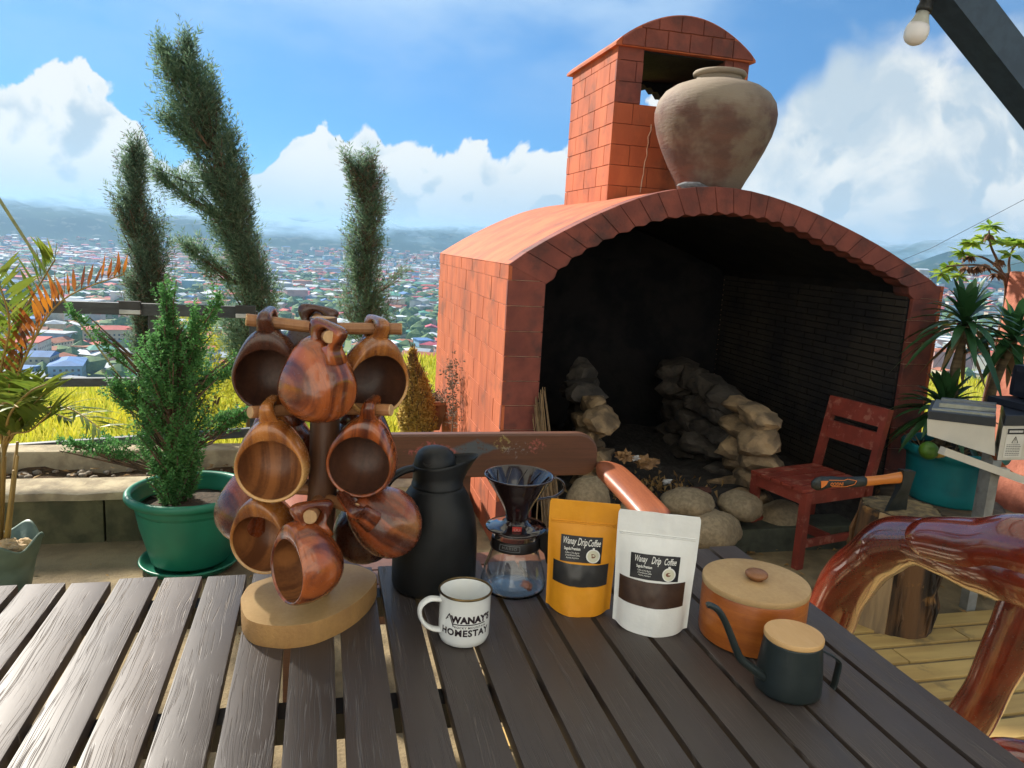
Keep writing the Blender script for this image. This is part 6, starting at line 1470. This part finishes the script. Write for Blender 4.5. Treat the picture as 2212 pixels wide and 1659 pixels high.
def strokes(lines, w):
    mb = MB(); f_ = lambda x, y: Vector(((MR + .0004) * math.cos(ta + x / MR), (MR + .0004) * math.sin(ta + x / MR), y))
    for a, b in lines:
        for i in range(6): mb.bar(f_(lerp(a[0], b[0], i / 6), lerp(a[1], b[1], i / 6)), f_(lerp(a[0], b[0], (i + 1.05) / 6), lerp(a[1], b[1], (i + 1.05) / 6)), .0004, w, (0, 0, 1))
    return mb
obj('mountain_mark', strokes([((-.0345, .0495), (-.0275, .0610)), ((-.0275, .0610), (-.0215, .0455)), ((-.0215, .0455), (-.0195, .0400)), ((-.0215, .0448), (.0350, .0448)), ((-.0325, .0540), (-.0300, .0530))], .0016), 'mug_ink', mg)

# ================================================================== COFFEE POUCHES
mk('pouch_orange', (.78, .33, .015), (.70, .28, .012), sc_=14, rough=.5, bump=.0022, bsc=26, spec=.4); mk('pouch_white', (.82, .82, .79), (.77, .77, .74), sc_=14, rough=.45, bump=.0020, bsc=26, spec=.4)
mk('window_dark', (.022, .022, .023), (.030, .029, .028), sc_=30, rough=.22); mk('window_coffee', (.060, .030, .018), (.045, .022, .014), sc_=90, rough=.35); mk('label_black', (.010, .010, .014), rough=.35); mk('label_white', (.80, .79, .74), rough=.5); mk('label_cream', (.66, .64, .48), rough=.5); mk('label_brown', (.22, .09, .05), rough=.5)
def pouch(label, c, rz, Wd, Ht, pm_, wm_, lab_uv, win_uv, gus, seed):
    t0 = thing('coffee_pouch', label, 'pouch', (c[0], c[1], TZ), rz=rz)
    def surf(u, v, off=0., side=-1):
        w = Wd / 2 * (.93 + .07 * min(1, v * 1.6) - .02 * math.sin(math.pi * min(1, v * 1.2)) )
        core = max(0., 1 - (abs(u) / .90) ** 2.2) if abs(u) < .9 else 0.
        fill = max(0., 1 - (v / .80)) ** .75 if v < .8 else 0.
        th_ = gus * core ** .75 * fill * (1 + .12 * noise.noise(Vector((u * 1.8 + seed, v * 3.2, 0)))) + .0012
        wr = (.0022 * noise.noise(Vector((u * 3 + seed * 2, v * 5, 7))) + .0012 * noise.noise(Vector((u * 7 + v * 5 + seed, v * 9 - u * 4, 3)))) * (1 - abs(u))
        y = side * (th_ + off) + wr - .010 * (v - .5) * 0
        z = v * Ht + .008 * abs(u) ** 3 * max(0, 1 - v * 6)
        if v > .965: w *= 1 - .035 * ((v - .965) / .035) ** 2
        return Vector((u * w, y, z))
    NU, NV_ = 36, 44; mb = MB()
    for side in (-1, 1):
        b0 = len(mb.v)
        for j in range(NV_ + 1):
            for i in range(NU + 1): mb.v.append(tuple(surf(-1 + 2 * i / NU, j / NV_, 0, side)))
        for j in range(NV_):
            for i in range(NU): p = b0 + j * (NU + 1) + i; mb.f.append((p, p + 1, p + NU + 2, p + NU + 1)); mb.mi.append(0)
    h_ = (NU + 1) * (NV_ + 1)                                   # close bottom and sides
    for i in range(NU): mb.f.append((i, i + 1, h_ + i + 1, h_ + i)); mb.mi.append(0); t_ = NV_ * (NU + 1) + i; mb.f.append((t_, t_ + 1, h_ + t_ + 1, h_ + t_)); mb.mi.append(0)
    for j in range(NV_):
        for e_ in (0, NU): p = j * (NU + 1) + e_; p2 = p + NU + 1; mb.f.append((p, p2, h_ + p2, h_ + p)); mb.mi.append(0)
    bag = obj('bag', mb, pm_, t0, auto=60)
    def patch(nm, f_uv, nu, nv, off, mt, par):
        m2 = MB()
        for j in range(nv + 1):
            for i in range(nu + 1): u, v = f_uv(i / nu, j / nv); m2.v.append(tuple(surf(u, v, off)))
        for j in range(nv):
            for i in range(nu): p = j * (nu + 1) + i; m2.f.append((p, p + 1, p + nu + 2, p + nu + 1)); m2.mi.append(0)
        return obj(nm, m2, mt, par, smooth=True, recalc=False)
    u0, u1, v0, v1 = win_uv
    patch('window', lambda a, b: (lerp(u0, u1, a), lerp(v0, v1, b) + .018 * (2 * a - 1) ** 2), 24, 12, .0005, wm_, t0)
    for vz in (.815, .80): m2 = MB(); m2.tube([surf(-.93 + 1.86 * k / 20, vz, .0004) for k in range(21)], .0011, 5); obj('zip_seal', m2, pm_, t0, smooth=True)
    u0, u1, v0, v1 = lab_uv
    lb_ = patch('label', lambda a, b: (lerp(u0, u1, a), lerp(v0, v1, b)), 16, 12, .0011, 'label_black', t0)
    def on(nm, vs_, fs, mt, off=.0016):
        m2 = MB(); m2.add([surf(lerp(u0, u1, x), lerp(v0, v1, y), off) for x, y in vs_], fs); obj(nm, m2, mt, lb_, recalc=False)
    lw, lh = (u1 - u0) * Wd / 2, (v1 - v0) * Ht
    def line(txt, size, cx, cy, shear=0., off=0., sxx=1., sp=1.):
        vs_, fs = text_mesh(txt, size, shear=shear, offset=off, spacing=sp); on('lettering', [(cx + v.x * sxx / lw, cy + v.y / lh) for v in vs_], fs, 'label_white')
    line('Wanay', lh * .36, .20, .79, .32, .0002, .50); line('Drip', lh * .40, .515, .775, .32, .0002, .50); line('Coffee', lh * .36, .80, .765, .32, .0002, .50)
    line('Sagada Premium', lh * .155, .285, .50, 0, .0002, .62); line('Coffee in Drip Bag for', lh * .09, .29, .345, 0, 0, .68); line('a Fresh Brewed Coffee', lh * .09, .30, .25, 0, 0, .68); line('Anytime, Anywhere', lh * .09, .30, .155, 0, 0, .68)
    def disc(cx, cy, r_, mt, off, e_=1.):
        n_ = 28; on('cup_print', [(cx, cy)] + [(cx + r_ * math.cos(2 * math.pi * k / n_) / lw, cy + r_ * e_ * math.sin(2 * math.pi * k / n_) / lh) for k in range(n_)], [(0, 1 + k, 1 + (k + 1) % n_) for k in range(n_)], mt, off)
    disc(.80, .28, lh * .27, 'label_white', .0015, .98); disc(.80, .28, lh * .22, 'label_cream', .0018); disc(.79, .29, lh * .11, 'label_brown', .0021, .75); disc(.81, .31, lh * .05, 'label_cream', .0024, .7)
    on('cup_stem', [(.775, .60), (.825, .60), (.825, .50), (.775, .50)], [(0, 1, 2, 3)], 'label_white', .0015)
    return t0
pouch('orange stand-up coffee pouch with black label and dark window', (.459, 1.212), R(-20), .126, .208, 'pouch_orange', 'window_dark', (-.62, .58, .472, .70), (-.82, .82, .262, .452), .030, 1)
pouch('white stand-up coffee pouch with black label and brown coffee window', (.566, 1.132), R(-23), .140, .212, 'pouch_white', 'window_coffee', (-.62, .60, .455, .66), (-.88, .80, .23, .435), .034, 2)

# ================================================================== CANISTER
wood('canister_wood', (.52, .155, .024), (.33, .082, .014), wamt=.25, ring=6, dist=5, rough=.33, coat=.15, axis='Z', stretch=(.6, .6, 2.2), objrand=0)
wood('canister_lid', (.56, .37, .17), (.40, .245, .105), ring=5, dist=8, rough=.55, axis='X', objrand=0, wamt=.12); wood('knob_wood', (.36, .16, .06), (.20, .08, .03), ring=20, dist=4, rough=.45, objrand=0)
cnr = thing('wooden_canister', 'round orange-brown wooden canister with pale flat lid', 'canister', (.735, 1.082, TZ))
obj('body', MB().lathe([(0, .001), (.082, .001), (.087, .003), (.0885, .008), (.0895, .05), (.0895, .090), (.0885, .0925), (0, .0925)], 72), 'canister_wood', cnr, smooth=False, auto=35)
mb = MB().lathe([(0, .0929), (.0875, .0929), (.0905, .0938), (.0912, .097), (.0910, .1015), (.0898, .1035), (.088, .1042), (0, .1046)], 72, mod=lambda r, z, a: (r * (1 + .004 * math.sin(2 * a + .4) + .002 * noise.noise(Vector((math.cos(a) * 4, math.sin(a) * 4, 0)))), z)); ld = obj('lid', mb, 'canister_lid', cnr, auto=35)
obj('knob', MB().lathe([(.0125, .1044), (.0125, .108), (.018, .110), (.0195, .1125), (.019, .116), (.0165, .1185), (.010, .1198), (0, .120)], 36), 'knob_wood', ld, smooth=True)

# ================================================================== GOOSENECK KETTLE
mk('kettle_matte', (.020, .030, .031), (.026, .036, .037), sc_=40, rough=.38, metal=.25, bump=.0001, bsc=500); wood('bamboo', (.68, .42, .18), (.58, .33, .125), wamt=.1, ring=24, dist=1.2, rough=.5, axis='X', objrand=0, stretch=(1, .2, 1))
KC = Vector((.703, .921, TZ)); kt = thing('kettle', 'small dark green-black gooseneck kettle with flat bamboo lid', 'kettle', KC)
obj('body', MB().lathe([(0, .0015), (.044, .0008), (.0485, .003), (.0498, .008), (.0485, .03), (.0455, .06), (.0430, .082), (.0428, .0845), (.0405, .0845), (0, .083)], 64), 'kettle_matte', kt, smooth=True)
obj('lid', MB().lathe([(0, .0848), (.0428, .0848), (.0440, .0862), (.0441, .0915), (.0430, .0934), (0, .0938)], 56), 'bamboo', kt, auto=35)
def kp(x, y): return PY(x, y, KC.y - .006) - KC
sp_ = [Vector((-.040, -.004, .022)), kp(1605, 1428), kp(1590, 1402), kp(1577, 1368), kp(1564, 1338), kp(1550, 1317), kp(1533, 1307), kp(1527, 1308)]
sp_c = catmull3(sp_, 7); obj('spout', MB().tube(sp_c, list(np.interp(np.linspace(0, 1, len(sp_c)), [0, .15, .5, .9, 1], [.0075, .0062, .0052, .0046, .0042])), 12), 'kettle_matte', kt, smooth=True)
hq = [Vector((.040, .0, .070)), kp(1772, 1408), kp(1795, 1415), kp(1808, 1424), kp(1812, 1434), kp(1806, 1462), kp(1800, 1482), kp(1790, 1491), kp(1770, 1488), Vector((.045, .0, .022))]
hq[1].z += .004; hqc = catmull3(hq, 5); obj('handle', MB().tube(hqc, [.0068] * len(hqc), 10, flat=.28, up=(0, 1, 0)), 'kettle_matte', kt, smooth=True)

# ================================================================== AIR
mk_h = bpy.data.materials.new('haze'); mk_h.use_nodes = True; t = NT(mk_h.node_tree); t.n.clear(); o_ = t.new('ShaderNodeOutputMaterial'); v_ = t.new('ShaderNodeVolumePrincipled')
v_.inputs['Color'].default_value = (.40, .70, 1.0, 1); v_.inputs['Density'].default_value = .00015; v_.inputs['Anisotropy'].default_value = .2; t.l.new(v_.outputs[0], o_.inputs['Volume']); MATS['haze'] = mk_h
hz = obj('haze', MB().box(-9100, 9100, -9100, 9100, VZ - 8, 190), 'haze', kind='stuff'); tag(hz, 'pale blue haze filling the valley air', 'haze')
